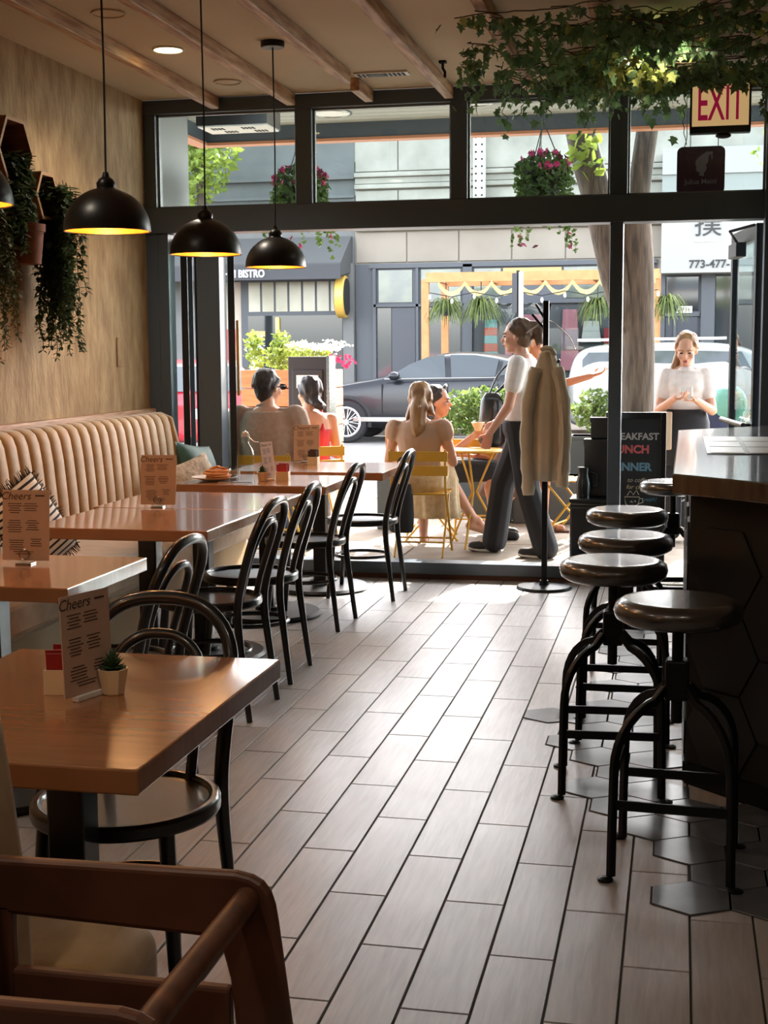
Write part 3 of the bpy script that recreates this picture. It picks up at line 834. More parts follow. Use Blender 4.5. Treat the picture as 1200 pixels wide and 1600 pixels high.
M_gl = glass('bottle_glass', (248, 250, 250), 1.45)
M_water = glass('water', (244, 248, 250), 1.33)
bt = thing('water_bottle', 'clear swing-top glass water bottle half full', 'bottle', (-2.245, 6.98, TZ))
MB().lathe([(0, 0), (.042, 0), (.046, .006), (.047, .06), (.046, .085), (.047, .09), (.047, .15), (.045, .17), (.034, .195), (.02, .215), (.016, .235), (.018, .24), (.018, .25), (.013, .252), (0, .252)], 28).build('glass_body', M_gl, bt, smooth=50)
MB().lathe([(0, .004), (.043, .006), (.044, .1), (0, .1)], 24).build('water', M_water, bt, smooth=50)
MB().lathe([(0, .252), (.016, .252), (.019, .262), (.016, .276), (0, .28)], 16).build('stopper', M_white, bt, smooth=40)
MB().tube([(-.019, 0, .225), (-.021, 0, .262), (0, 0, .283), (.021, 0, .262), (.019, 0, .225)], .0018, 6).tube([(.02, 0, .25), (.05, -.005, .225), (.075, -.005, .222)], .002, 6).build('wire_bail', M_steel, bt, smooth=50)
def tumbler(label, x, y, h=.085, r=.03):
    t = thing('tumbler', label, 'glass', (x, y, TZ))
    MB().lathe([(0, 0), (r * .86, 0), (r, h), (r - .002, h), (r * .84, .006), (0, .006)], 20).build('glass_body', M_gl, t, smooth=40)
    MB().lathe([(0, .007), (r * .83, .007), (r * .93, h * .75), (0, h * .75)], 18).build('water', M_water, t, smooth=40)
tumbler('small ribbed water glass beside the swing-top bottle', -2.325, 7.03, .095, .032)
pl = thing('dinner_plate', 'white plate on the far banquette table', 'plate', (-2.47, 7.13, TZ))
MB().lathe([(0, .004), (.075, .004), (.09, .01), (.125, .02), (.127, .023), (.12, .022), (.085, .012), (0, .009)], 36).build('plate_rim', mat('plate_white', (222, 218, 212), .25), pl, smooth=50)
fd = thing('pancake_stack', 'folded golden pancakes on the white plate', 'food', (-2.455, 7.13, TZ + .012))
M_cake = mat('pancake', (190, 122, 72), .7, c2=(214, 150, 94), scale=30, bump=.2)
for k in range(4):
    MB().lathe([(0, .0), (.06, 0), (.066, .006), (.06, .012), (0, .014)], 20, c=(.01 * math.sin(k * 2.1), .01 * math.cos(k * 1.7), .012 * k), sx=1.1, sy=.8).build('pancake', M_cake, fd, smooth=50)
MB().tube(smoothpath([(-.04, 0, .05), (-.01, .02, .062), (.02, -.01, .06), (.05, .01, .052)], 4), .008, 8).build('topping', M_cake, fd, smooth=60)
db = thing('sauce_glass', 'small clear glass sauce cup behind the pancakes', 'cup', (-2.395, 7.21, TZ))
MB().lathe([(0, 0), (.026, 0), (.034, .055), (.032, .055), (.024, .005), (0, .005)], 20).build('glass_body', M_gl, db, smooth=40)
MB().lathe([(0, .006), (.024, .006), (.027, .028), (0, .028)], 18).build('syrup', mat('syrup', (120, 60, 30), .2), db)
fk = MB().box(-.09, .09, -.012, .012, .0, .004)
o = tag(fk.build('table_knife', M_steel, bevel=.001), 'steel knife resting beside the plate of pancakes', 'cutlery'); o.location = (-2.33, 7.05, TZ); o.rotation_euler = (0, 0, .25)

# ---- cushions
def pillow(name, label, w, h, t, loc, rot, m, fringe=None):
    n_ = 14; vs = []; fs = []
    rnd = random.Random(5)
    for sgn in (1, -1):
        for i in range(n_ + 1):
            for j in range(n_ + 1):
                u, v = i / n_ * 2 - 1, j / n_ * 2 - 1
                p = (1 - abs(u) ** 3) * (1 - abs(v) ** 3)
                k = 1 - .08 * (u * u) * (v * v) + .0
                vs.append((u * w / 2 * (1 - .06 * (1 - v * v)) * 1, v * h / 2 * (1 - .06 * (1 - u * u)), sgn * (t / 2) * max(p, 0) ** .55 + rnd.uniform(-.002, .002)))
    m1 = (n_ + 1) ** 2
    for i in range(n_):
        for j in range(n_):
            a = i * (n_ + 1) + j
            fs.append((a, a + n_ + 1, a + n_ + 2, a + 1)); fs.append((m1 + a, m1 + a + 1, m1 + a + n_ + 2, m1 + a + n_ + 1))
    e = thing(name, label, 'cushion', loc); e.rotation_euler = rot
    MB().add(vs, fs).build('cover', m, e, smooth=180)
    if fringe:
        fr = MB()
        for k in range(46):
            u = k / 45 * 2 - 1
            for (x, y, dx, dy) in ((u * w / 2, h / 2, 0, 1), (u * w / 2, -h / 2, 0, -1), (w / 2, u * h / 2, 1, 0), (-w / 2, u * h / 2, -1, 0)):
                fr.tube([(x * .96, y * .96, 0), (x + dx * .03 + rnd.uniform(-.01, .01), y + dy * .03 + rnd.uniform(-.01, .01), rnd.uniform(-.012, .012))], [.004, .0015], 4)
        fr.build('fringe', fringe, e)
    return e
M_green = mat('teal_velvet', (34, 66, 60), .7, c2=(44, 82, 74), scale=9)
M_fur = mat('grey_fur', (160, 148, 134), .9, c2=(206, 194, 180), scale=22, bump=.8, bscale=40)
def stripe_mat():
    m = bpy.data.materials.new('striped_cloth'); m.use_nodes = True; nt = m.node_tree; b = nt.nodes['Principled BSDF']
    tc = nt.nodes.new('ShaderNodeTexCoord'); w = nt.nodes.new('ShaderNodeTexWave'); w.bands_direction = 'Y'; w.inputs['Scale'].default_value = 11
    nt.links.new(tc.outputs['Object'], w.inputs['Vector'])
    rp = nt.nodes.new('ShaderNodeValToRGB'); rp.color_ramp.interpolation = 'CONSTANT'
    rp.color_ramp.elements[0].color = lin((34, 30, 34)); rp.color_ramp.elements[1].position = .3; rp.color_ramp.elements[1].color = lin((224, 216, 208))
    nt.links.new(w.outputs[0], rp.inputs[0]); nt.links.new(rp.outputs[0], b.inputs['Base Color']); b.inputs['Roughness'].default_value = .9
    return m
pillow('cushion', 'dark teal velvet cushion at the far end of the banquette', .42, .42, .14, (-2.86, 7.98, .69), (R_(72), R_(8), R_(80)), M_green)
pillow('cushion', 'fluffy grey cushion leaning on the teal one', .36, .36, .13, (-2.80, 7.76, .645), (R_(66), R_(-14), R_(62)), M_fur)
pillow('cushion', 'black and white striped fringed cushion on the banquette', .40, .40, .14, (-2.86, 5.72, .665), (R_(66), R_(-20), R_(82)), stripe_mat(), mat('fringe_dark', (30, 26, 30), .9))

# ---- hexagon shelves with trailing plants on the plaster wall
M_shelf = mat('shelf_wood', (110, 66, 40), .6, c2=(140, 90, 56), scale=8, stretch=(1, 1, 6))
M_shelfedge = mat('shelf_edge', (176, 130, 84), .6)
def hexshelf(label, y, z, r, dep=.16):
    t = thing('hexagon_shelf', label, 'shelf', (XL, y, z))
    for k in range(6):
        a0, a1 = PI / 3 * k, PI / 3 * (k + 1)
        po = [(r * math.cos(a0), r * math.sin(a0)), (r * math.cos(a1), r * math.sin(a1))]
        pi_ = [((r - .02) * math.cos(a1), (r - .02) * math.sin(a1)), ((r - .02) * math.cos(a0), (r - .02) * math.sin(a0))]
        MB().prism(po + pi_, 0.001, dep, 'yz').build('panel', M_shelf, t)
        MB().prism(po + pi_, dep, dep + .003, 'yz').build('edge_band', M_shelfedge, t)
    MB().prism([(r * .98 * math.cos(PI / 3 * k), r * .98 * math.sin(PI / 3 * k)) for k in range(6)], 0.001, .012, 'yz').build('back_panel', mat('shelf_dark', (58, 36, 26), .7), t)
    return t
hexshelf('large wooden hexagon wall shelf with trailing greenery', 6.46, 2.44, .19)
hexshelf('small wooden hexagon wall shelf with a potted trailing plant', 6.80, 2.26, .14)
M_pot = mat('terracotta', (126, 74, 52), .8)
pt = thing('terracotta_pot', 'terracotta pot hanging below the hexagon shelves', 'pot', (XL + .13, 6.60, 1.90))
MB().lathe([(0, 0), (.07, 0), (.088, .16), (.096, .162), (.098, .20), (.086, .2), (.08, .16), (0, .16)], 20).build('pot_body', M_pot, pt, smooth=30)
MB().lathe([(0, .2), (.07, .2), (.075, .225), (0, .225)], 4).build('paper_wrap', M_paper, pt)
M_leafd = leafmat('trailing_leaf', (52, 64, 40), (76, 90, 54), 14)
def leafmesh(nm, pts, fold=.2, m=None):
    mb = MB(); n_ = len(pts)
    c = (0, sum(p[1] for p in pts) / n_, 0)
    vs = [(p[0], p[1], abs(p[0]) * fold) for p in pts] + [c]
    mb.add(vs, [(i, (i + 1) % n_, n_) for i in range(n_)])
    me = mb.mesh(nm)
    if m: me.materials.append(m)
    return me
def trail(parent, starts, length, spread, nleaf, size, m, seed, xclamp=None, name='foliage'):
    """leafy strands hanging down (local coordinates), one mesh"""
    rnd = random.Random(seed); mb = MB(); st = MB()
    for (sx, sy, sz) in starts:
        l = length * rnd.uniform(.45, 1.0); p = Vector((sx, sy, sz)); path = [p.copy()]
        nn = int(nleaf * l / length)
        dx, dy = rnd.uniform(-spread, spread), rnd.uniform(-spread, spread)
        for k in range(nn):
            f = k / nn
            p = p + Vector((dx * (1 - f) * .12 + rnd.uniform(-.006, .006), dy * (1 - f) * .12 + rnd.uniform(-.006, .006), -l / nn))
            if xclamp is not None and p.x < xclamp: p.x = xclamp
            path.append(p.copy())
            for q in range(3):
                a = rnd.uniform(0, 2 * PI); s = size * rnd.uniform(.7, 1.2) * (1.15 - .5 * f)
                R = Matrix.Rotation(a, 3, 'Z') @ Matrix.Rotation(R_(rnd.uniform(-60, 20)), 3, 'X')
                vs = [R @ (Vector(v) * s) + p for v in ((0, 0, 0), (.28, .35, .05), (.2, .75, .0), (0, 1, -.08), (-.2, .75, 0), (-.28, .35, .05))]
                if xclamp is not None and min(v.x for v in vs) < xclamp - .02: continue
                mb.add(vs, [(0, 1, 2), (0, 2, 3), (0, 3, 4), (0, 4, 5)])
        if len(path) > 2: st.tube(path, .002, 4)
    o = mb.build(name, m, parent); o['kind'] = 'stuff'
    st.build('stems', m, parent)
tp = thing('trailing_plant', 'long trailing green plant spilling from small hexagon shelf', 'plant', (XL + .15, 6.90, 2.30))
rnd = random.Random(2)
trail(tp, [(rnd.uniform(-.06, .08), rnd.uniform(-.09, .09), rnd.uniform(-.08, .06)) for _ in range(60)], .86, .04, 36, .05, M_leafd, 4, xclamp=-.12)
tp = thing('trailing_plant', 'dense trailing plant hanging inside the large hexagon shelf', 'plant', (XL + .13, 6.50, 2.42))
trail(tp, [(rnd.uniform(-.08, .04), rnd.uniform(-.12, .12), rnd.uniform(-.08, .04)) for _ in range(46)], .5, .04, 24, .055, M_leafd, 9, xclamp=-.11)
tp = thing('trailing_plant', 'trailing plant at the edge beside the hexagon shelves', 'plant', (XL + .13, 6.22, 2.2))
trail(tp, [(rnd.uniform(-.06, .06), rnd.uniform(-.10, .10), rnd.uniform(-.05, .05)) for _ in range(34)], .8, .05, 36, .045, mat('trailing_leaf_olive', (74, 78, 44), .6, c2=(98, 100, 58), scale=12), 11, xclamp=-.11)

# ---- ivy hung across the ceiling by the entrance
ivy = thing('ivy_garland', 'artificial ivy hanging in swags from the ceiling by the exit sign', 'ivy', (-.2, 7.3, ZC))
M_ivy = leafmat('ivy_leaf', (84, 116, 78), (116, 146, 98))
M_ivy2 = leafmat('ivy_leaf_light', (150, 160, 84), (180, 186, 108))
ivp = [(0, 0), (.16, -.06), (.42, .06), (.28, .3), (.56, .5), (.24, .58), (0, 1.0), (-.24, .58), (-.56, .5), (-.28, .3), (-.42, .06), (-.16, -.06)]
ivm = [leafmesh('leaf', ivp, .18, M_ivy), leafmesh('leaf', ivp, .18, M_ivy2)]
rnd = random.Random(21)
places = []; stems = MB()
def strand(a, b, sag, nlf, size, light=0.0):
    a, b = Vector(a), Vector(b); pts = []
    nn = 14
    for k in range(nn + 1):
        f = k / nn
        p = a.lerp(b, f) + Vector((rnd.uniform(-.02, .02), rnd.uniform(-.02, .02), -sag * 4 * f * (1 - f) * rnd.uniform(.85, 1.1)))
        p.z = min(p.z, ZC - .083)
        pts.append(p)
    pts = smoothpath(pts, 2)
    stems.tube(pts, .0028, 4)
    for k in range(nlf):
        p = pts[rnd.randrange(len(pts))] + Vector((rnd.gauss(0, .028), rnd.gauss(0, .028), rnd.gauss(-.015, .025)))
        p.z = min(p.z, ZC - .11)
        d = Euler((R_(rnd.uniform(-150, -40)), R_(rnd.uniform(-35, 35)), rnd.uniform(0, 2 * PI)))
        places.append((p, d, size * rnd.uniform(.6, 1.25), 1 if rnd.random() < light else 0))
def free(x, y, z):       # keep the front of the exit sign clear
    return not (-.05 < x < .42 and z < 2.9 and y < 8.3)
for k in range(52):       # swags
    y0 = rnd.uniform(6.3, 8.2); x0 = rnd.uniform(-1.05, -.1); L = rnd.uniform(.4, .9)
    strand((x0, y0, ZC - .03), (x0 + L, y0 + rnd.uniform(-.3, .3), ZC - .03), rnd.uniform(.04, .16), 32, .052, .05)
for k in range(46):
    y0 = rnd.uniform(6.6, 8.25); x0 = rnd.uniform(-.5, .5)
    strand((x0, y0, ZC - .03), (x0 + rnd.uniform(-.2, .3), y0 + rnd.uniform(-.2, .2), ZC - rnd.uniform(.12, .24)), .02, 28, .055, .1)
for k in range(12):       # tassels
    y0 = rnd.uniform(7.4, 8.2); x0 = rnd.uniform(-1.0, -.1)
    strand((x0, y0, ZC - .08), (x0 + rnd.uniform(-.05, .05), y0, ZC - rnd.uniform(.28, .40)), 0, 14, .048, .0)
for k in range(12):       # clump around the lit downlight, its glow painted in as paler leaves
    strand((-.5 + rnd.uniform(-.15, .15), 7.5 + rnd.uniform(-.3, .3), ZC - .05), (-.05 + rnd.uniform(-.2, .2), 7.5 + rnd.uniform(-.3, .3), ZC - .18), .04, 22, .06, .75)
for (x0, y0, dz) in ((-1.12, 7.3, .3), (-1.05, 7.0, .26), (-.98, 7.6, .25), (-.02, 8.05, .46), (.42, 8.0, .36), (.48, 7.8, .3)):
    strand((x0, y0, ZC - .03), (x0 + .03, y0 + .06, ZC - dz), 0, 26, .05, 0)
places = [q for q in places if free(*q[0])]
stems.build('vines', mat('ivy_stem', (78, 66, 42), .8), ivy).matrix_parent_inverse = parent_inv(ivy)
places.sort(key=lambda q: q[0].y)
rest = [MB(), MB()]
for k, (p, d, s, li) in enumerate(places):
    if k < 300:
        inst(ivm[li], 'leaf', ivy, p - ivy.location, d, (s, s, s))
    else:
        M = Matrix.Translation(p - ivy.location) @ d.to_matrix().to_4x4() @ Matrix.Scale(s, 4)
        me = ivm[li]
        rest[li].add([M @ v.co for v in me.vertices], [tuple(pp.vertices) for pp in me.polygons])
for li in (0, 1):
    o = rest[li].build('leaf_mass', (M_ivy, M_ivy2)[li], ivy); o['kind'] = 'stuff'

# ---- EXIT sign and hanging square sign
ex = thing('exit_sign', 'cream EXIT sign with dark red letters hung from ceiling', 'exit sign', (.2, 8.22, 2.66))
MB().box(-.158, .158, -.03, .03, .035, .275).build('face_panel', mat('exit_face', (214, 188, 140), .5, emit=(230, 190, 130), estr=.22), ex, bevel=.006)
MB().box(-.168, .168, -.034, .034, 0, .04).build('housing', M_darkgrey, ex, bevel=.006)
MB().box(-.168, -.156, -.032, .032, .03, .285).box(.156, .168, -.032, .032, .03, .285).box(-.168, .168, -.032, .032, .273, .288).build('frame', M_darkgrey, ex)
MB().tube([(0, 0, .285), (0, 0, ZC - 2.66)], .012, 8).build('stem', M_darkgrey, ex)
text('EXIT', .27, TM((0, -.0325, .155)), mat('exit_red', (150, 26, 60), .5, emit=(130, 16, 50), estr=.3), 'lettering', ex, ext=.001, bold=.003, sx=.47)
MB().ell((.02, 0, -.012), (.045, .03, .016)).build('test_lamp', M_darkgrey, ex, smooth=60)
jm = thing('hanging_sign', 'maroon square sign with pale head emblem in the transom', 'sign', (.105, FY + .2, 2.38))
def rrect(w, h, r): return arc(w / 2 - r, h - r, r, 0, 90, 5) + arc(-w / 2 + r, h - r, r, 90, 180, 5) + arc(-w / 2 + r, r, r, 180, 270, 5) + arc(w / 2 - r, r, r, 270, 360, 5)
MB().prism(rrect(.285, .285, .035), -.02, .02, 'xz').build('panel', mat('maroon', (78, 42, 56), .5), jm, bevel=.003)
M_emb = mat('emblem_grey', (176, 162, 170), .6)
em = [(-.005, .11), (.02, .108), (.018, .128), (.03, .14), (.034, .16), (.03, .175), (.042, .19), (.044, .215), (.05, .235), (.058, .232), (.062, .205), (.068, .21), (.068, .252), (.03, .252), (.012, .238), (-.012, .222), (-.03, .2), (-.034, .18), (-.026, .165), (-.03, .15), (-.022, .135), (-.002, .128), (-.012, .118)]
MB().prism(em, -.022, -.02, 'xz').build('emblem', M_emb, jm)
text('Julius Meinl', .042, TM((0, -.0205, .075)), M_emb, 'lettering', jm, ext=.001, bold=.0006)
MB().tube([(-.1, 0, .28), (-.085, 0, .34), (-.1, 0, 1.1)], .003, 6).tube([(.1, 0, .28), (.1, 0, 1.1)], .003, 6).build('hanger', M_steel, jm)

# ---- coat stand with a coat
cs = thing('coat_stand', 'black metal coat stand with round base at the open front', 'coat stand', (-.785, 8.33, 0))
MB().lathe([(0, 0), (.165, 0), (.168, .006), (.16, .016), (.03, .024), (.026, .05), (0, .05)], 40).build('base', M_iron, cs, smooth=40)
MB().box(-.017, .017, -.017, .017, .02, 1.74).build('pole', M_iron, cs, bevel=.003)
for (z, dx, dy, l) in ((1.62, -.06, -.01, .1), (1.56, -.085, .02, .1), (1.30, .085, -.02, .09), (.95, .085, -.02, .09), (1.62, .02, .08, .1), (1.30, -.02, .09, .1), (.86, -.07, -.03, .08)):
    MB().tube([(0, 0, z), (dx, dy, z + l)], .0075, 8).build('hook', M_iron, cs, smooth=40)
ct = thing('coat', 'beige cloth coat hanging on the black coat stand', 'coat', (-.775, 8.33, 0))
def folds(rings, nf, amp, n_=72, ph=0.0):
    vs = []
    for q, (cx, cy, z, rx, ry) in enumerate(rings):
        f = q / (len(rings) - 1)
        for j in range(n_):
            a = 2 * PI * j / n_
            k = 1 + amp * f * (math.sin(nf * a + ph + .8 * math.sin(2 * a)) + .4 * math.sin(nf * 2 * a + 1.3))
            vs.append((cx + rx * k * math.cos(a), cy + ry * k * math.sin(a), z))
    m_ = len(rings)
    fs = [(i * n_ + j, (i + 1) * n_ + j, (i + 1) * n_ + (j + 1) % n_, i * n_ + (j + 1) % n_) for i in range(m_ - 1) for j in range(n_)]
    fs.append(tuple(range(n_))); fs.append(tuple((m_ - 1) * n_ + j for j in range(n_ - 1, -1, -1)))
    return MB().add(vs, fs)
M_coat = mat('beige_coat', (182, 170, 150), .85, c2=(194, 182, 160), scale=8, bump=.1, bscale=60)
folds([(0, 0, 1.46, .02, .03), (0, -.005, 1.42, .05, .045), (.0, -.01, 1.3, .085, .06), (0, -.01, 1.1, .115, .08), (0, -.01, .9, .125, .09), (-.005, -.01, .75, .128, .095), (-.01, -.01, .665, .118, .09)], 7, .11).build('body', M_coat, ct, smooth=180)
for (s, z1) in ((-1, .58), (1, .63)):
    p = smoothpath([(s * .06, -.05, 1.34), (s * .105, -.075, 1.15), (s * .115, -.085, .9), (s * .105, -.08, .7), (s * .1, -.08, z1)], 4)
    MB().tube(p, [.03 + .014 * math.sin(k * 1.9) * .35 + .008 for k in range(len(p))], 12).build('sleeve', M_coat, ct, smooth=180)
MB().tube(smoothpath([(.03, -.075, 1.42), (.085, -.1, 1.2), (.11, -.13, .95), (.095, -.125, .72)], 5), .006, 6).build('piping', mat('coat_lining', (206, 196, 178), .8), ct)
MB().tube(smoothpath([(-.03, -.06, 1.45), (0, -.075, 1.46), (.03, -.06, 1.45), (.045, -.03, 1.42)], 4), .014, 8).build('collar', M_coat, ct, smooth=60)
hw = MB().tube(smoothpath([(-.12, 0, 0), (-.06, -.02, .04), (0, 0, .075), (.05, .02, .05), (.13, .03, -.02), (.17, .04, -.1)], 5), .004, 6)
o = tag(hw.build('wire_hanger', M_white, smooth=60), 'white wire hanger looped over the coat stand top', 'hanger'); o.location = (-.785, 8.36, 1.55)
# ================================================================== ACROSS THE STREET
BY = 30.0
def P(parent, name, m, x0, x1, y0, y1, z0, z1, bevel=0.0):
    o = MB().box(x0, x1, y0, y1, z0, z1).build(name, m, parent, bevel=bevel)
    o.matrix_parent_inverse = parent_inv(parent); return o
M_bgrey = mat('grey_render', (86, 88, 88), .75, c2=(96, 98, 98), scale=1.5)
M_bgdark = mat('grey_storefront', (62, 67, 73), .55)
M_awn = mat('awning_cloth', (68, 70, 71), .8)
M_awn2 = mat('awning_valance', (56, 58, 62), .8)
M_stone = mat('limestone', (136, 133, 124), .85, c2=(160, 156, 147), scale=1.4, bump=.25, bscale=9, detail=7)
M_stone2 = mat('limestone_pink', (120, 114, 104), .85, c2=(128, 122, 112), scale=1.2)
M_trans = mat('transom_glass', (140, 138, 120), .2, c2=(160, 158, 142), scale=1.2)
b1 = thing('bistro_building', 'grey bistro building across the street with dark awning', 'building', (-11, BY, 0))
P(b1, 'wall', M_bgrey, -16, -7.03, BY, BY + 3, 0, 7.0)
for (z0, z1, d) in ((5.18, 5.26, .12), (5.26, 5.55, .06), (4.78, 4.84, .12), (4.6, 4.78, .05), (6.4, 6.5, .1)):
    P(b1, 'cornice', M_bgrey, -16, -7.03, BY - d, BY, z0, z1)
P(b1, 'side_wall', mat('beige_wall', (168, 158, 146), .8), -10.4, -9.65, BY - .03, BY, 0, 3.0)
P(b1, 'side_wall', M_bgrey, -7.28, -7.04, BY - .2, BY, 0, 3.36)
P(b1, 'window_frame', M_bgdark, -9.66, -7.28, BY - .1, BY + .0, .55, 3.05)
xs = [-9.5 + i * .317 for i in range(8)]
for i in range(7): P(b1, 'transom_pane', M_trans, xs[i] + .025, xs[i + 1] - .025, BY - .11, BY - .1, 2.33, 2.98)
P(b1, 'shop_window', M_ext_glass, -9.5, -7.32, BY - .11, BY - .1, .6, 2.24)
P(b1, 'poster', mat('poster_red', (176, 52, 58), .5), -10.05, -9.76, BY - .05, BY - .03, 1.25, 1.95)
P(b1, 'notice', mat('notice_blue', (168, 196, 196), .5), -9.45, -9.2, BY - .125, BY - .11, .9, 1.75)
P(b1, 'notice', mat('notice_orange', (206, 150, 100), .5), -9.45, -9.1, BY - .125, BY - .11, 1.78, 1.9)
aw = MB().prism([(BY, 3.95), (BY - .1, 3.95), (BY - 1.1, 3.33), (BY - 1.1, 3.05), (BY - 1.06, 3.05), (BY, 3.2)], -13, -7.1, 'yz').build('awning', M_awn, b1); aw.matrix_parent_inverse = parent_inv(b1)
P(b1, 'valance', M_awn2, -13, -7.1, BY - 1.13, BY - 1.1, 2.98, 3.29)
t_ = text('THAI BISTRO', .225, TM((-8.78, BY - 1.14, 3.11)), mat('letter_white', (236, 236, 236), .6), 'lettering', b1, ext=.01, bold=.005, align='RIGHT', sx=.8); t_.matrix_parent_inverse = parent_inv(b1)
P(b1, 'wall_lamp', mat('lamp_yellow', (216, 178, 84), .4, emit=(240, 190, 90), estr=1.0), -8.84, -8.76, BY - .2, BY - .12, 1.85, 2.2, .02)
dr = thing('drum_sign', 'round gold rimmed black blade sign on bistro pillar', 'sign', (-7.22, BY - .5, 2.62))
MR = Euler((0, R_(90), R_(3))).to_matrix()
MB().lathe([(0, -.1), (.44, -.1), (.46, -.08), (.46, .08), (.44, .1), (0, .1)], 40, M=MR).build('drum', mat('gold_paint', (206, 170, 84), .4, metal=.3), dr, smooth=40)
MB().lathe([(0, .1), (.40, .1), (.40, .115), (0, .115)], 40, M=MR).lathe([(0, -.115), (.40, -.115), (.40, -.1), (0, -.1)], 40, M=MR).build('face', M_blackmatte, dr)
MB().tube([(0, .2, .3), (0, .5, .3)], .025, 8).build('bracket', M_iron, dr)

b2 = thing('limestone_building', 'pale limestone block building with dark grey storefront', 'building', (-3.5, BY, 0))
P(b2, 'core_wall', mat('mortar', (150, 144, 134), .9), -7.03, 4, BY, BY + 3, 0, 7.15)
for (z0, z1, w, m_, d) in ((3.36, 4.03, 1.15, M_stone2, .05), (4.22, 4.93, 1.55, M_stone, .05), (5.32, 6.05, 1.55, M_stone, .05), (6.35, 7.1, 1.55, M_stone, .05)):
    x = -7.02; k = 0
    while x < 3.9:
        ww = w * (.62 if k == 0 and z0 > 4 else 1)
        P(b2, 'stone_block', m_, x + .012, min(x + ww, 4) - .012, BY - d, BY, z0 + .01, z1 - .01, .012); x += ww; k += 1
for (z0, z1, d) in ((4.05, 4.2, .16), (4.95, 5.05, .14), (5.06, 5.2, .08), (5.2, 5.3, .16), (6.1, 6.3, .14)):
    P(b2, 'stone_course', M_stone, -7.02, 4, BY - d, BY, z0, z1, .02)
P(b2, 'perforated_post', mat('galvanised', (196, 194, 186), .5), -4.36, -4.1, BY - .4, BY - .3, 4.1, 6.4)
for k in range(14): 
    for q in (-4.3, -4.17): P(b2, 'post_hole', M_blackmatte, q - .02, q + .02, BY - .41, BY - .395, 4.25 + .15 * k, 4.29 + .15 * k)
P(b2, 'storefront', M_bgdark, -7.02, -.5, BY - .05, BY, 0, 3.34)
for (x0, x1, z0, z1) in ((-6.6, -4.6, 2.4, 2.46), (-6.62, -6.55, 0, 3.25), (-5.66, -5.6, 0, 3.25), (-4.62, -4.42, 0, 3.3), (-6.7, -.5, 3.24, 3.34), (-4.45, -1.2, 2.44, 2.52), (-1.3, -1.2, 0, 3.2), (-4.4, -1.25, .4, .5)):
    P(b2, 'frame', M_bgdark, x0, x1, BY - .14, BY - .05, z0, z1)
M_dgl = mat('dim_glass', (70, 80, 80), .08, c2=(96, 106, 92), scale=2.2, spec=.7)
P(b2, 'window_pane', M_dgl, -6.5, -5.75, BY - .07, BY - .05, 2.5, 3.2)
P(b2, 'window_pane', M_dgl, -5.55, -4.68, BY - .07, BY - .05, 2.5, 3.2)
P(b2, 'door_panel', mat('door_dark', (40, 46, 56), .4), -6.2, -5.68, BY - .09, BY - .05, .05, 2.38)
P(b2, 'window_pane', M_ext_glass, -6.53, -6.22, BY - .07, BY - .05, .1, 2.38)
P(b2, 'window_pane', M_ext_glass, -5.55, -4.68, BY - .07, BY - .05, .1, 2.38)
P(b2, 'sign_strip', mat('sign_orange', (206, 160, 96), .6), -3.75, -2.5, BY - .09, BY - .05, 2.94, 3.2)
P(b2, 'window_pane', M_dgl, -4.38, -3.8, BY - .07, BY - .05, 2.55, 3.2); P(b2, 'window_pane', M_dgl, -2.45, -1.32, BY - .07, BY - .05, 2.55, 3.2)
P(b2, 'display_back', mat('display_back', (96, 96, 100), .7), -4.4, -1.3, BY - .06, BY - .045, .5, 2.44)
P(b2, 'display_pane', glass('display_glass', (220, 226, 226), 1.5), -4.4, -1.3, BY - .26, BY - .255, .5, 2.44)
def garment(x, z0, z1, w, cols, label):
    t = thing('display_garment', label, 'clothing', (x, BY - .16, z0), 0, 'clothes in the shop window')
    n_ = len(cols); h = (z1 - z0) / n_
    for k, c in enumerate(cols):
        a = w * (1 - .25 * k / n_); b = w * (1 - .25 * (k + 1) / n_)
        MB().prism([(-a / 2, h * k), (a / 2, h * k), (b / 2, h * (k + 1)), (-b / 2, h * (k + 1))], -.05, .05, 'xz').build('cloth_panel', mat('cloth_%d_%d_%d' % c, c, .8), t, bevel=.012)
tl, orr, pk, wh, rd = (126, 172, 168), (206, 92, 64), (206, 130, 140), (214, 206, 198), (170, 60, 66)
garment(-4.0, .9, 2.1, .34, (tl, orr, tl, orr, tl, orr, tl), 'teal and orange striped dress in the shop window')
garment(-3.62, .8, 1.9, .16, (pk, pk, rd), 'pink narrow garment hung beside the striped dress')
garment(-3.1, .95, 2.2, .5, (pk, pk, pk), 'broad pink coat behind the waitress in the shop window')
garment(-2.3, 1.0, 2.3, .4, (pk, (150, 120, 130), pk), 'pink and mauve dress in the shop window')
garment(-1.85, 1.6, 2.05, .42, (wh, wh), 'white folded shirt board in the shop window')
garment(-1.5, .9, 1.9, .2, (rd, (196, 190, 150), rd), 'red and cream garment at the right of the shop window')

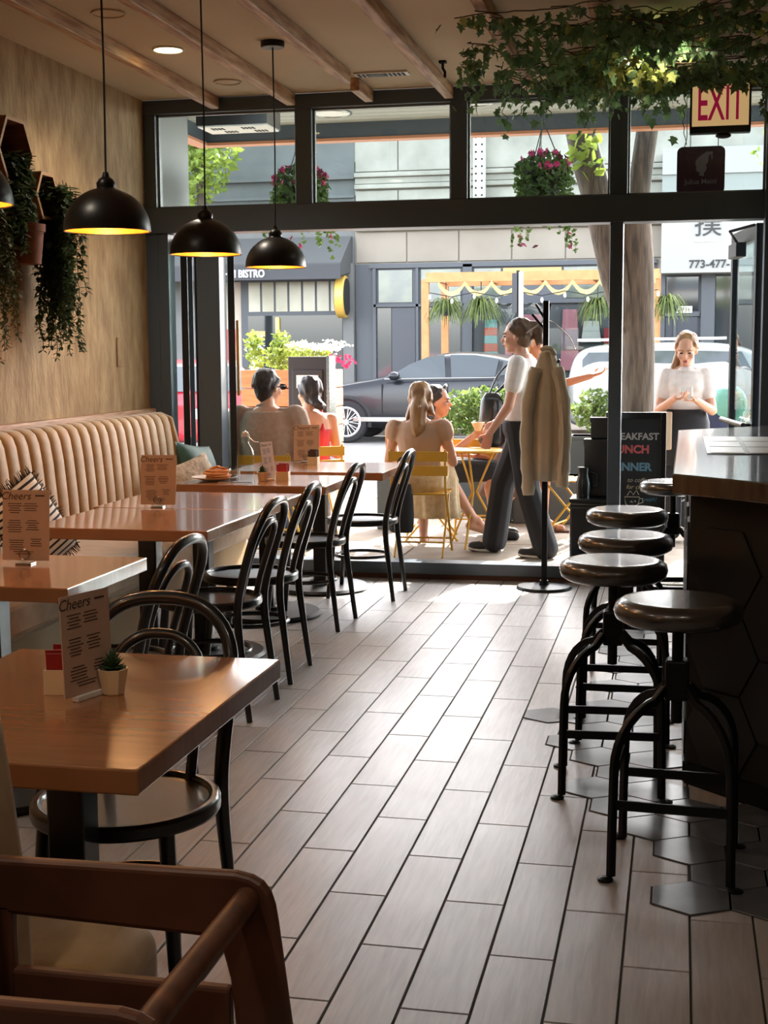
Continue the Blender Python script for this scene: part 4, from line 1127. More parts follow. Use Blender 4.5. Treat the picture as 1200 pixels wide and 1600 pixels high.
b3 = thing('white_sign_building', 'shop with tall white sign panel and dark glazed front', 'building', (1.5, BY, 0))
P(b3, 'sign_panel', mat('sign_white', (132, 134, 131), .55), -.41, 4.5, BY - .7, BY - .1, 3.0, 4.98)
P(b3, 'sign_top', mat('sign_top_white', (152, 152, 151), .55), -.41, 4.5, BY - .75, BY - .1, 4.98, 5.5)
P(b3, 'front', M_bgdark, -.5, 4.5, BY - .02, BY, 0, 3.0)
for (x0, x1, z0, z1) in ((-.3, .36, 2.25, 2.95), (.72, 2.0, .2, 2.95)): P(b3, 'window_pane', M_ext_glass, x0, x1, BY - .05, BY - .02, z0, z1)
P(b3, 'door_panel', mat('door_dark', (40, 46, 56), .4), -.3, .36, BY - .05, BY - .02, .1, 2.12)
P(b3, 'pilaster', M_bgdark, .42, .7, BY - .16, BY, 0, 3.0)
for (x0, x1, z0, z1) in ((-.45, .4, 2.13, 2.22), (-.45, -.32, 0, 2.95), (-.14, -.08, .1, 2.12)): P(b3, 'frame', M_bgdark, x0, x1, BY - .1, BY - .02, z0, z1)
def btext(*a, **k):
    o = text(*a, **k); o.matrix_parent_inverse = parent_inv(k['parent']); return o
M_let = mat('letter_dark', (30, 31, 34), .6)
btext('773-477-', .225, TM((.56, BY - .71, 3.165)), M_let, name='lettering', parent=b3, ext=.01, bold=.004)
btext('撲', .56, TM((.52, BY - .71, 3.95)), M_let, name='lettering', parent=b3, ext=.01)
fr = MB(); q = rrect(.58, .62, .06)
fr.tube([(p[0] + .52, BY - .705, p[1] + 3.62) for p in q], .008, 4, closed=True).build('sign_outline', mat('outline_grey', (170, 170, 168), .6), b3).matrix_parent_inverse = parent_inv(b3)
P(b3, 'number_plate', M_white, -.08, .24, BY - .13, BY - .11, 2.2, 2.34)
btext('2936', .13, TM((.08, BY - .135, 2.265)), M_let, name='lettering', parent=b3, ext=.003)
def led(x0, x1, z0, z1):
    for i in range(int((x1 - x0) / .07)):
        P(b3, 'window_grille', mat('grille', (130, 136, 142), .6), x0 + i * .07, x0 + i * .07 + .045, BY - .07, BY - .05, z0, z1)
led(-.3, .0, .95, 1.2); led(.15, .36, .95, 1.2); led(.74, 1.0, .9, 1.2)

# ---- parklet pergola, ferns, bunting, bulbs
M_pine = mat('pergola_pine', (168, 116, 70), .65, c2=(180, 128, 82), scale=6)
pg = thing('pergola', 'raw pine pergola frame on the far curb', 'pergola', (-2.5, 26, 0))
for (x, y) in ((-4.72, 25.9), (-4.63, 27.6), (-.47, 25.9), (-.45, 27.6)): P(pg, 'post', M_pine, x - .07, x + .07, y - .05, y + .05, 0, 2.78)
P(pg, 'beam', M_pine, -4.7, -.38, 25.82, 25.92, 2.72, 2.9); P(pg, 'beam', M_pine, -4.7, -.38, 27.56, 27.66, 2.72, 2.9)
for x in (-4.6, -3.6, -2.6, -1.6, -.55): P(pg, 'cross_beam', M_pine, x - .04, x + .04, 25.92, 27.6, 2.76, 2.88)
M_fern = leafmat('fern_green', (74, 92, 44), (120, 134, 70), 5)
def fern(x, y, z, r, seed, label):
    t = thing('hanging_fern', label, 'fern', (x, y, z), 0, 'ferns on the pergola')
    rnd = random.Random(seed); mb = MB()
    for k in range(150):
        a = rnd.uniform(0, 2 * PI); l = r * rnd.uniform(.6, 1.15); up = rnd.uniform(.1, .75)
        pts = [Vector((math.cos(a) * l * f, math.sin(a) * l * f, up * l * math.sin(f * 2.2) - l * 1.0 * f * f)) for f in (0, .25, .5, .75, 1)]
        sd = Vector((-math.sin(a), math.cos(a), 0))
        for i in range(4):
            w0, w1 = .022 * (1 - i / 5), .022 * (1 - (i + 1) / 5)
            mb.add([pts[i] - sd * w0, pts[i] + sd * w0, pts[i + 1] + sd * w1, pts[i + 1] - sd * w1], [(0, 1, 2, 3)])
    mb.build('fronds', M_fern, t)['kind'] = 'stuff'
    MB().lathe([(0, -.18), (.09, -.18), (.13, 0), (0, 0)], 14).build('pot', M_darkgrey, t)
    MB().tube([(0, 0, 0), (0, 0, 2.74 - z)], .01, 4).build('hanger', M_darkgrey, t)
for k, (x, lb) in enumerate(((-4.35, 'hanging fern beside the pine post left end'), (-3.68, 'hanging fern above the striped dress'), (-1.5, 'hanging fern above the white van'), (-.25, 'hanging fern right of the tree trunk'))):
    fern(x, 26.05, 2.28, .42, k + 3, lb)
M_bun = mat('bunting_cloth', (176, 152, 100), .8)
bn = thing('bunting', 'cream cloth swags strung under the pergola beam', 'bunting', (-2.5, 25.8, 2.7))
for k in range(8):
    x0 = -4.45 + k * .5; x1 = x0 + .5; top_ = []
    for i in range(9):
        f = i / 8; top_.append((x0 + .5 * f + 2.5, -.02 + .04 * math.sin(f * 9), -.27 * 4 * f * (1 - f) * .75))
    vs = [(p[0], p[1], p[2] + .04) for p in top_] + [(p[0], p[1] - .05, p[2] - .05) for p in top_] + [(p[0], p[1] + .004, p[2] + .04) for p in top_] + [(p[0], p[1] - .046, p[2] - .05) for p in top_]
    fs = [(i, i + 1, 9 + i + 1, 9 + i) for i in range(8)] + [(18 + i, 27 + i, 27 + i + 1, 18 + i + 1) for i in range(8)]
    MB().add(vs, fs).build('swag', M_bun, bn)
sl = thing('string_lights', 'string of small bulbs under the pergola', 'string lights', (-2.5, 25.7, 2.4))
MB().tube([(-2.1 + .42 * k, 0, .12 - (.08 if k % 2 else 0)) for k in range(11)], .008, 4).build('cable', M_blackmatte, sl)
for k in range(11): MB().ell((-2.1 + .42 * k, 0, .04 - (.08 if k % 2 else 0)), (.028, .028, .05), nu=8, nv=6).build('bulb', M_white, sl, smooth=60)
sp = thing('street_sign', 'dark street sign pole with narrow plates', 'street sign', (-2.83, 24.7, 0))
MB().tube([(0, 0, .02), (0, 0, 2.85)], .03, 8).build('pole', M_iron, sp)
MB().box(-.1, -.01, -.05, .05, 2.1, 2.8).build('plate', M_darkgrey, sp); MB().box(.02, .1, -.06, -.03, 2.0, 2.82).build('plate', mat('sign_pale', (180, 190, 180), .5), sp)

# ---- cars: front towards local -x, near side is local -y
def car(label, loc, rz, L, paint, prof, wins, wheels, wr, wid=.92, belt=None, chrome=True):
    t = thing('car', label, 'car', loc, rz)
    mb = MB(); n_ = 12; vs = []
    for (x, zb, zbelt, zr, wt) in prof:
        hw = wid * wt; r_ = wid * wt * (1 - .2 * min(1, max(0, (zr - zbelt) / .5)))
        half = [(hw * .86, zb), (hw * .98, zb + .12), (hw, zb + .3), (hw * .985, zbelt - .08), (hw * .93, zbelt), (r_ * .94, zr - .07 if zr - zbelt > .15 else zr - .02), (r_ * .7, zr)]
        ring = [(-a, b) for a, b in half] + [(a, b) for a, b in half[::-1]]
        n_ = len(ring)
        vs += [(x, a, b) for a, b in ring]
    m_ = len(prof)
    fs = [(i * n_ + j, (i + 1) * n_ + j, (i + 1) * n_ + (j + 1) % n_, i * n_ + (j + 1) % n_) for i in range(m_ - 1) for j in range(n_)]
    fs += [tuple(range(n_)), tuple((m_ - 1) * n_ + j for j in range(n_ - 1, -1, -1))]
    bd = mb.add(vs, fs).build('body', paint, t, smooth=50)
    sdv = bd.modifiers.new('sub', 'SUBSURF'); sdv.levels = 1; sdv.render_levels = 2
    def yside(x, z):      # y of the near side at the glass
        for i in range(m_ - 1):
            if prof[i][0] <= x <= prof[i + 1][0]:
                f = (x - prof[i][0]) / (prof[i + 1][0] - prof[i][0])
                zbelt = prof[i][2] + f * (prof[i + 1][2] - prof[i][2]); zr = prof[i][3] + f * (prof[i + 1][3] - prof[i][3]); wt = prof[i][4] + f * (prof[i + 1][4] - prof[i][4])
                r_ = wid * wt * (1 - .2 * min(1, max(0, (zr - zbelt) / .5)))
                g = min(1, max(0, (z - zbelt) / max(.05, zr - .07 - zbelt)))
                return (wid * wt * .93) * (1 - g) + r_ * .94 * g
        return wid
    for poly in wins:
        for s in (-1, 1):
            ps = [(x, s * (yside(x, z) + .012), z) for x, z in poly]; pb = [(x, s * (yside(x, z) - .05), z) for x, z in poly]; k = len(poly)
            MB().add(ps + pb, [tuple(range(k)), tuple(range(2 * k - 1, k - 1, -1))] + [(i, (i + 1) % k, k + (i + 1) % k, k + i) for i in range(k)]).build('side_window', M_cargl, t)
    for x in wheels:
        for s in (-1, 1):
            wl = MB(); Mx = Euler((R_(90), 0, 0)).to_matrix()
            w = wl.lathe([(wr * .66, -.11), (wr * .92, -.11), (wr, -.08), (wr, .08), (wr * .92, .11), (wr * .66, .11)], 32, c=(x, s * (wid - .09), wr), M=Mx).build('tyre', mat('tyre', (30, 31, 33), .8), t, smooth=40)
            yo = s * (wid + .012)
            MB().tube([(x + wr * .68 * math.cos(2 * PI * k / 32), yo, wr + wr * .68 * math.sin(2 * PI * k / 32)) for k in range(32)], .022, 6, closed=True).build('rim', M_rim, w)
            MB().lathe([(0, -.01), (wr * .66, -.01), (wr * .66, .01), (0, .01)], 28, c=(x, s * (wid - .05), wr), M=Mx).build('brake_disc', M_darkgrey, w)
            MB().lathe([(0, -.02), (.05, -.02), (.05, .02), (0, .02)], 14, c=(x, yo, wr), M=Mx).build('hub', M_rim, w)
            for k in range(10):
                a = 2 * PI * k / 10
                for da in (-.13, .13):
                    MB().tube([(x + .05 * math.cos(a), yo, wr + .05 * math.sin(a)), (x + wr * .67 * math.cos(a + da), yo, wr + wr * .67 * math.sin(a + da))], .012, 5).build('spoke', M_rim, w)
            MB().tube([(x + (wr + .05) * math.cos(R_(a)), s * (wid - .03), wr + (wr + .05) * math.sin(R_(a))) for a in range(-12, 193, 12)], .045, 8).build('wheel_arch', M_blackmatte, t, smooth=60)
    return t
M_cargl = mat('car_glass', (50, 58, 62), .06, spec=.6)
M_rim = mat('alloy', (214, 214, 210), .3, metal=.7)
M_dk = mat('car_midnight', (14, 18, 25), .3, coat=.25, spec=.35)
suv = car('dark midnight SUV parked across the street', (-6.42, 23.55, -.1), 0, 4.6, M_dk,
    [(0.02, .35, .62, .66, .72), (.1, .26, .74, .78, .86), (.45, .22, .86, .92, .97), (1.0, .22, .96, 1.03, 1.0), (1.5, .22, 1.02, 1.10, 1.0), (1.75, .22, 1.05, 1.22, 1.0), (2.15, .22, 1.06, 1.44, 1.0), (2.6, .22, 1.07, 1.535, 1.0), (3.1, .22, 1.08, 1.53, 1.0), (3.6, .22, 1.10, 1.46, 1.0), (4.05, .24, 1.12, 1.32, .98), (4.4, .28, 1.1, 1.14, .92), (4.58, .36, .9, .94, .8)],
    [[(1.62, 1.09), (2.62, 1.10), (2.58, 1.47), (2.3, 1.44), (2.0, 1.32)], [(2.72, 1.10), (3.45, 1.12), (3.5, 1.40), (3.1, 1.47), (2.68, 1.475)], [(3.53, 1.13), (3.95, 1.16), (3.7, 1.33), (3.58, 1.375)]], (.93, 3.68), .355)
MB().ell((1.78, -1.02, 1.13), (.1, .1, .075)).build('mirror', M_dk, suv, smooth=60)
MB().box(1.05, 3.5, -.945, -.9, .36, .44).build('sill_trim', M_steel, suv, bevel=.01)
for x in (2.66, 1.55, 3.5): MB().box(x - .006, x + .006, -.935, -.9, .5, 1.0).build('door_gap', M_blackmatte, suv)
for x in (2.45, 3.3): MB().box(x - .12, x + .12, -.955, -.92, .93, .965).build('door_handle', M_dk, suv, bevel=.008)
MB().tube([(1.6, -.945, 1.075), (3.5, -.945, 1.1)], .012, 6).build('belt_trim', M_steel, suv)
M_wh = mat('car_white', (144, 144, 141), .25, coat=.8)
van = car('white boxy SUV parked behind the tree trunk', (-1.86, 24.0, -.1), 0, 4.5, M_wh,
    [(0, .4, .8, .84, .84), (.06, .3, 1.0, 1.25, .93), (.15, .25, 1.1, 1.52, .97), (.4, .24, 1.12, 1.62, 1.0), (1.0, .24, 1.12, 1.66, 1.0), (2.2, .24, 1.12, 1.68, 1.0), (2.9, .24, 1.1, 1.62, 1.0), (3.3, .24, 1.08, 1.4, 1.0), (3.6, .24, 1.05, 1.14, 1.0), (4.2, .26, .98, 1.02, .96), (4.5, .36, .7, .74, .82)],
    [[(.28, 1.0), (.95, 1.0), (.95, 1.5), (.38, 1.5), (.28, 1.38)], [(1.12, 1.02), (2.0, 1.02), (2.0, 1.52), (1.12, 1.52)], [(2.1, 1.02), (3.1, 1.05), (2.85, 1.5), (2.1, 1.52)]], (.9, 3.65), .36)
MB().tube([(.2, -.8, 1.7), (2.6, -.8, 1.72)], .025, 6).build('roof_rail', M_white, van, smooth=40)
M_rd = mat('car_red', (176, 34, 50), .25, coat=.8)
red = car('red hatchback seen from behind in the street', (-8.2, 21.8, -.1), R_(-63), 4.0, M_rd,
    [(0, .4, .6, .64, .8), (.2, .26, .72, .78, .95), (.9, .24, .9, .96, 1.0), (1.3, .24, .95, 1.2, 1.0), (1.8, .24, .98, 1.42, 1.0), (2.6, .24, 1.0, 1.46, 1.0), (3.3, .24, 1.0, 1.38, 1.0), (3.75, .26, .95, 1.08, .96), (3.95, .34, .8, .86, .86)],
    [[(1.35, 1.0), (2.1, 1.0), (2.1, 1.34), (1.75, 1.33)], [(2.2, 1.0), (3.2, 1.02), (3.0, 1.3), (2.2, 1.36)]], (.8, 3.2), .32, wid=.86)
MB().hexa([(3.55, -.6, 1.1), (3.85, -.62, 1.0), (3.85, .62, 1.0), (3.55, .6, 1.1), (3.38, -.5, 1.36), (3.42, -.52, 1.34), (3.42, .52, 1.34), (3.38, .5, 1.36)]).build('rear_window', M_cargl, red)
MB().box(3.93, 3.98, -.28, .28, .62, .76).build('number_plate', M_white, red)
for s in (-1, 1): MB().box(3.78, 3.9, s * .68 - .12, s * .68 + .12, .78, .98).build('tail_light', mat('tail_red', (220, 60, 60), .3), red, bevel=.03)

# ================================================================== THE TERRACE
def leafcloud(mb, c, r, n_, s, rnd, flat=1.0):
    c = Vector(c)
    for k in range(n_):
        v = Vector((rnd.gauss(0, 1), rnd.gauss(0, 1), rnd.gauss(0, 1)))
        v = v.normalized() * (rnd.random() ** .4)
        p = c + Vector((v.x * r[0], v.y * r[1], v.z * r[2]))
        R = Euler((rnd.uniform(0, 6.3), rnd.uniform(0, 6.3), rnd.uniform(0, 6.3))).to_matrix(); q = s * rnd.uniform(.6, 1.3)
        mb.add([R @ (Vector(a) * q) + p for a in ((0, -.5, 0), (.3, 0, .06), (0, .5, 0), (-.3, 0, .06))], [(0, 1, 2, 3)])
    return mb
M_bark = mat('bark', (58, 49, 42), .9, c2=(94, 82, 70), scale=9, stretch=(3, 3, .35), bump=1.0, bscale=24, detail=7)
M_lf = leafmat('tree_leaf', (104, 124, 46), (150, 164, 74), 4)
M_lfd = leafmat('tree_leaf_deep', (60, 86, 42), (96, 120, 58), 4)
tr = thing('street_tree', 'street tree with rough grey brown forked trunk behind the chalkboard', 'tree', (-.385, 13.0, 0))
MB().tube(smoothpath([(0, 0, -.02), (0, 0, .3), (.005, 0, 1.2), (.0, 0, 2.0), (-.02, 0, 2.5), (.0, 0, 2.9), (.06, 0, 3.4), (.2, .1, 4.4), (.25, .2, 5.6)], 4), [.2, .19, .18, .17, .165, .165, .163, .16, .16, .158, .155, .15, .15, .15, .15, .145, .14, .13, .12, .11, .1] + [.1] * 12, 18).build('trunk', M_bark, tr, smooth=60)
MB().tube(smoothpath([(-.06, -.02, 1.6), (-.2, -.05, 2.1), (-.34, -.06, 2.7), (-.52, -.05, 3.35), (-.8, 0, 4.6), (-.9, 0, 5.6)], 4), [.1, .12, .13, .135, .14, .14, .14, .14, .14, .14, .14, .14, .135, .13, .12, .11, .1, .1, .09, .09, .08], 16).build('limb', M_bark, tr, smooth=60)
rnd = random.Random(31)
mb = MB(); leafcloud(mb, (-.45, -.25, 3.2), (.18, .12, .25), 40, .13, rnd); leafcloud(mb, (-.2, .5, 7.2), (2.2, 1.6, 1.0), 900, .16, rnd)
mb.build('leaves', M_lf, tr)['kind'] = 'stuff'
t = thing('street_tree', 'bright young tree seen beyond the hanging sign', 'tree', (1.35, 15.2, 0))
MB().tube([(0, 0, -.1), (.05, 0, 3.0), (0, 0, 5)], .06, 8).build('trunk', M_bark, t, smooth=60)
mb = MB(); leafcloud(mb, (-.05, 0, 3.5), (.6, .5, .25), 260, .12, rnd); leafcloud(mb, (.1, 0, 2.85), (.45, .4, .2), 150, .12, rnd); leafcloud(mb, (0, 0, 4.6), (.9, .8, .7), 300, .12, rnd)
mb.build('leaves', M_lf, t)['kind'] = 'stuff'
t = thing('street_tree', 'leafy green tree far along the street left of the bistro', 'tree', (-9.75, 27.6, 0))
MB().tube([(0, 0, 0), (.05, 0, 2.5), (0, 0, 6)], .1, 8).build('trunk', M_bark, t, smooth=60)
mb = MB(); leafcloud(mb, (-.25, 0, 5.7), (1.1, 1.0, 1.3), 1800, .19, rnd)
mb.build('leaves', M_lf, t)['kind'] = 'stuff'
tc = thing('ceiling_cassette', 'black box air unit with white slotted underside on canopy', 'air unit', (-3.34, 10.36, 3.14))
MB().box(-.28, .28, -.18, .18, .012, .354).build('casing', M_black, tc)
MB().box(-.27, .27, -.17, .17, 0, .012).build('face_plate', M_white, tc)
for (x, y) in ((-.14, -.07), (-.08, .08), (.1, -.07), (.16, .08)):
    for k in range(4): MB().box(x - .05 + .027 * k, x - .035 + .027 * k, y - .04, y + .04, -.003, 0).build('slot', M_blackmatte, tc)
for (x, y, lb) in ((-2.98, 11.85, 'round white soffit light over the terrace tables'), (-1.69, 11.6, 'round steel soffit light over the waitress')):
    t = thing('soffit_light', lb, 'light', (x, y, 3.49))
    MB().tube([(.17 * math.cos(2 * PI * k / 30), .17 * math.sin(2 * PI * k / 30), 0) for k in range(30)], .012, 6, closed=True).build('trim_ring', M_steel, t, smooth=60)
    MB().lathe([(0, -.004), (.16, -.004), (.16, .004), (0, .004)], 30).build('lens', M_white, t)

# hanging flower baskets
M_mag = mat('petunia', (176, 34, 92), .6, c2=(206, 64, 120), scale=20)
M_mag2 = mat('petunia_dark', (112, 26, 52), .6)
def basket(label, x, y, z, seed, tr_len, petals):
    t = thing('hanging_basket', label, 'flower basket', (x, y, z))
    rnd = random.Random(seed)
    MB().lathe([(0, -.2), (.1, -.18), (.15, -.08), (.16, 0), (.14, 0), (0, -.02)], 18).build('basket', M_blackmatte, t, smooth=40)
    for k in range(3):
        a = 2 * PI * k / 3
        MB().tube([(.15 * math.cos(a), .15 * math.sin(a), 0), (0, 0, .36)], .004, 4).build('chain', M_darkgrey, t)
    MB().tube([(0, 0, .36), (0, 0, 3.495 - z)], .004, 4).build('chain', M_darkgrey, t)
    mb = MB(); leafcloud(mb, (0, 0, -.05), (.23, .23, .2), 1000, .055, rnd)
    for k in range(16):
        a = rnd.uniform(0, 2 * PI); p = Vector((.18 * math.cos(a), .18 * math.sin(a), -.02)); l = tr_len * rnd.uniform(.5, 1)
        for q in range(14):
            p = p + Vector((math.cos(a) * .007, math.sin(a) * .007, -l / 14)); leafcloud(mb, p, (.02, .02, .02), 3, .045, rnd)
    mb.build('foliage', M_lfd, t)['kind'] = 'stuff'
    fm = MB()
    for k in range(6):
        a = 2 * PI * k / 6
        fm.add([(0, 0, -.1), (.5 * math.cos(a - .5), .5 * math.sin(a - .5), .3), (.75 * math.cos(a), .75 * math.sin(a), .25), (.5 * math.cos(a + .5), .5 * math.sin(a + .5), .3)], [(0, 1, 2, 3)])
    ms = [fm.mesh('flower'), fm.mesh('flower')]; ms[0].materials.append(M_mag); ms[1].materials.append(M_mag2)
    for k in range(petals):
        a = rnd.uniform(0, 2 * PI); e = rnd.uniform(-.1, 1.2); r = .21
        inst(ms[k % 2], 'flower', t, (r * math.cos(a) * math.cos(e), r * math.sin(a) * math.cos(e), .14 * math.sin(e) + .01), (rnd.uniform(0, 6), rnd.uniform(0, 6), rnd.uniform(0, 6)), (.036,) * 3)
    for k in range(10):
        a = rnd.uniform(0, 2 * PI)
        inst(ms[k % 2], 'flower', t, (.24 * math.cos(a), .24 * math.sin(a), -tr_len * rnd.uniform(.5, 1.0)), (rnd.uniform(0, 6), rnd.uniform(0, 6), 0), (.036,) * 3)
basket('hanging flower basket with dark red blooms over the waitress', -1.0, 10.3, 2.74, 3, .55, 50)
basket('hanging flower basket with magenta blooms above the seated man', -2.84, 10.3, 2.70, 8, .6, 60)

# terrace furniture
M_yel = mat('yellow_metal', (196, 150, 44), .5)
def fold_chair(label, loc, rz, g=None):
    t = thing('folding_chair', label, 'chair', loc, rz)
    for z in (.615, .715): MB().box(-.21, .21, -.215, -.20, z - .035, z + .035).build('back_slat', M_yel, t, bevel=.004)
    for k in range(5): MB().box(-.2, .2, -.17 + .078 * k, -.11 + .078 * k, .44, .452).build('seat_slat', M_yel, t, bevel=.003)
    for s in (-1, 1):
        MB().tube([(s * .19, -.21, .765), (s * .19, -.19, .5), (s * .19, .2, .0)], .009, 6).build('leg', M_yel, t)
        MB().tube([(s * .17, .19, .44), (s * .17, -.2, .0)], .009, 6).build('leg', M_yel, t)
    for (q, yy) in ((.19, .12), (.17, -.12)): MB().tube([(-q, yy, .1), (q, yy, .1)], .007, 6).build('stretcher', M_yel, t)
    return t
fold_chair('yellow slatted folding chair under the man in the tan jacket', (-2.76, 9.12, 0), 0)
fold_chair('yellow slatted folding chair under the woman with the ponytail', (-1.78, 9.62, 0), .04)
fold_chair('yellow slatted folding chair empty beside the clipped shrub', (-1.58, 11.0, 0), .1)
fold_chair('yellow slatted folding chair edge-on with an orange cloth', (-.78, 10.75, 0), 1.35)
fold_chair('yellow slatted folding chair under the dark haired woman', (-1.86, 10.45, 0), -1.4)
o = tag(MB().box(-.14, .14, -.02, .02, 0, .42).build('orange_cloth', mat('orange_fabric', (216, 92, 50), .8), bevel=.01), 'bright orange cloth draped on the edge-on folding chair', 'cloth'); o.location = (-.93, 10.72, .46); o.rotation_euler = (0, 0, 1.35)
M_plt = mat('planter_grey', (70, 78, 80), .6)
M_box = leafmat('boxwood', (70, 94, 44), (116, 136, 70), 7)
def planter(label, x, y, w, d, h, cloud=None, m=None, col=None, bamboo=False, seed=1):
    t = thing('planter', label, 'planter', (x, y, 0))
    mm = m or M_plt
    MB().box(-w / 2, w / 2, -d / 2, d / 2, 0, h).build('box', mm, t, bevel=.01)
    MB().box(-w / 2 - .01, w / 2 + .01, -d / 2 - .01, d / 2 + .01, h - .03, h).build('rim', mm, t, bevel=.004)
    if cloud:
        rnd = random.Random(seed); mb = MB()
        for (c, r, n_, s) in cloud: leafcloud(mb, c, r, n_, s, rnd)
        mb.build('foliage', col or M_box, t)['kind'] = 'stuff'
        MB().tube([(0, 0, h - .05), (0, 0, h + .1)], .015, 6).build('stem', M_bark, t)
    if bamboo:
        for k in range(4): MB().tube([(-.05 + .03 * k, 0, h - .1), (-.07 + .045 * k, .02, h + .3)], .008, 6).build('cane', M_pine, t)
    return t
planter('dark grey planter with a clipped round box shrub', -1.52, 11.5, .30, .30, .42, [((0, 0, .58), (.16, .16, .15), 900, .035)])
planter('dark grey planter with canes left of the ponytail woman', -2.27, 11.0, .24, .24, .48, bamboo=True)
planter('tall dark planter with leafy hedge behind the dark haired woman', -1.75, 12.7, 1.1, .34, .62, [((0, 0, .88), (.5, .15, .24), 1500, .06)], seed=4)
planter('low dark planter right of the waitress legs', -1.05, 11.6, .6, .3, .40)
planter('dark planter with pale leafy bush beside the post', -.72, 12.2, .4, .34, .7, [((0, 0, .92), (.2, .16, .2), 500, .06)], seed=6)
planter('dark planter with green bush right of the tree trunk', .02, 12.3, .5, .34, .66, [((0, 0, .85), (.24, .16, .18), 500, .055)], seed=7)
M_cedar = mat('cedar_boards', (176, 100, 54), .65, c2=(192, 118, 68), scale=5, stretch=(1, 6, 6))
fp = thing('flower_box', 'orange cedar board flower box at the curb behind the man', 'planter', (-3.95, 13.0, 0))
for k in range(7): MB().box(-.2, .72, -.2, .2, .02 + .18 * k, .19 + .18 * k).build('board', M_cedar, fp, bevel=.006)
rnd = random.Random(77); mb = MB(); leafcloud(mb, (.22, 0, 1.38), (.5, .2, .13), 520, .06, rnd); leafcloud(mb, (-.12, 0, 1.5), (.1, .1, .16), 160, .06, rnd); leafcloud(mb, (.15, 0, 1.5), (.12, .1, .16), 160, .06, rnd)
mb.build('foliage', M_lf, fp)['kind'] = 'stuff'
mb = MB(); leafcloud(mb, (.5, 0, 1.5), (.4, .18, .06), 180, .06, rnd); mb.build('white_blooms', mat('white_bloom', (236, 236, 220), .7), fp)['kind'] = 'stuff'
mb = MB(); leafcloud(mb, (.78, -.1, 1.36), (.14, .1, .08), 40, .06, rnd); mb.build('pink_blooms', M_mag, fp)['kind'] = 'stuff'
ms = thing('menu_stand', 'dark brown menu cabinet with posted pages and steel edge', 'menu stand', (-2.955, 11.0, 0))
M_mst = mat('stand_brown', (46, 38, 36), .6)
MB().box(-.175, .15, -.1, .1, 0, 1.405).build('cabinet', M_mst, ms, bevel=.006)
MB().box(-.14, .12, -.115, -.1, .5, 1.30).build('door_panel', M_mst, ms, bevel=.008)
MB().box(.15, .175, -.11, .1, 0, 1.41).build('steel_edge', M_steel, ms)
for (x0, x1, z0, z1) in ((-.1, .085, 1.15, 1.255), (-.05, .06, .88, 1.08)): MB().box(x0, x1, -.119, -.115, z0, z1).build('page', mat('page', (226, 214, 200), .7), ms)
MB().box(.04, .125, -.12, -.115, .78, .89).build('sticker', mat('sticker_green', (120, 150, 120), .6), ms)

# chalkboard
cb = thing('chalkboard', 'black A-frame chalkboard listing breakfast, lunch and dinner', 'chalkboard', (-.27, 9.2, 0))
tl_ = R_(7)
for s in (1, -1):
    M = Matrix.Translation((0, s * .14, 0)) @ Euler((s * tl_ * 1.0, 0, 0)).to_matrix().to_4x4()
    MB().box(-.16, .16, -.006, .006, .12, 1.0, M).build('slate_panel', mat('chalk_black', (36, 40, 44), .7, c2=(44, 48, 52), scale=4), cb)
    for (x0, x1, z0, z1) in ((-.195, -.16, 0, 1.045), (.16, .195, 0, 1.045), (-.16, .16, 1.0, 1.045), (-.16, .16, .09, .12)):
        MB().box(x0, x1, -.012, .012, z0, z1, M).build('frame', M_black, cb, bevel=.003)
Mb = Matrix.Translation((0, -.14, 0)) @ Euler((-tl_, 0, 0)).to_matrix().to_4x4()
def chalk(s_, size, x, z, c, **k):
    text(s_, size, Mb @ TM((x, -.0075, z)), mat('chalk_%d_%d_%d' % c, c, .9), 'chalk_lettering', cb, ext=.0005, **k)
chalk('BREAKFAST', .062, -.012, .885, (196, 196, 196), bold=.0018); chalk('LUNCH', .072, -.035, .80, (226, 116, 120), bold=.003)
chalk('DINNER', .072, -.03, .685, (120, 166, 192), bold=.003); chalk('to coffee', .04, .02, .60, (206, 200, 188), shear=.3); chalk('for cheers!', .04, .03, .555, (214, 206, 170), shear=.3)
chalk('yeah!', .04, .095, .475, (90, 150, 180), shear=.3)
M_chk = mat('chalk_white', (214, 208, 190), .9)
cup = [(-.065, .49), (-.06, .45), (-.035, .42), (.0, .42), (.025, .45), (.03, .49)]
def line(pts, cl=False):
    MB().tube([Mb @ Vector((p[0], -.0075, p[1])) for p in pts], .003, 5, closed=cl).build('chalk_drawing', M_chk, cb)
line(cup, True); line([(-.12 + .02 * k, .355 + .008 * (-1) ** k) for k in range(13)]); line([(-.085, .405), (-.05, .395), (0, .392), (.04, .402), (.05, .41)]); line([(.03, .48), (.05, .48), (.052, .455), (.022, .445)]); line([(-.05, .50), (-.03, .53), (-.01, .505), (.01, .535), (.025, .505)]); line([(-.03, .455), (-.02, .465), (-.015, .45)]); line([(-.005, .46), (.004, .468), (.006, .455)])

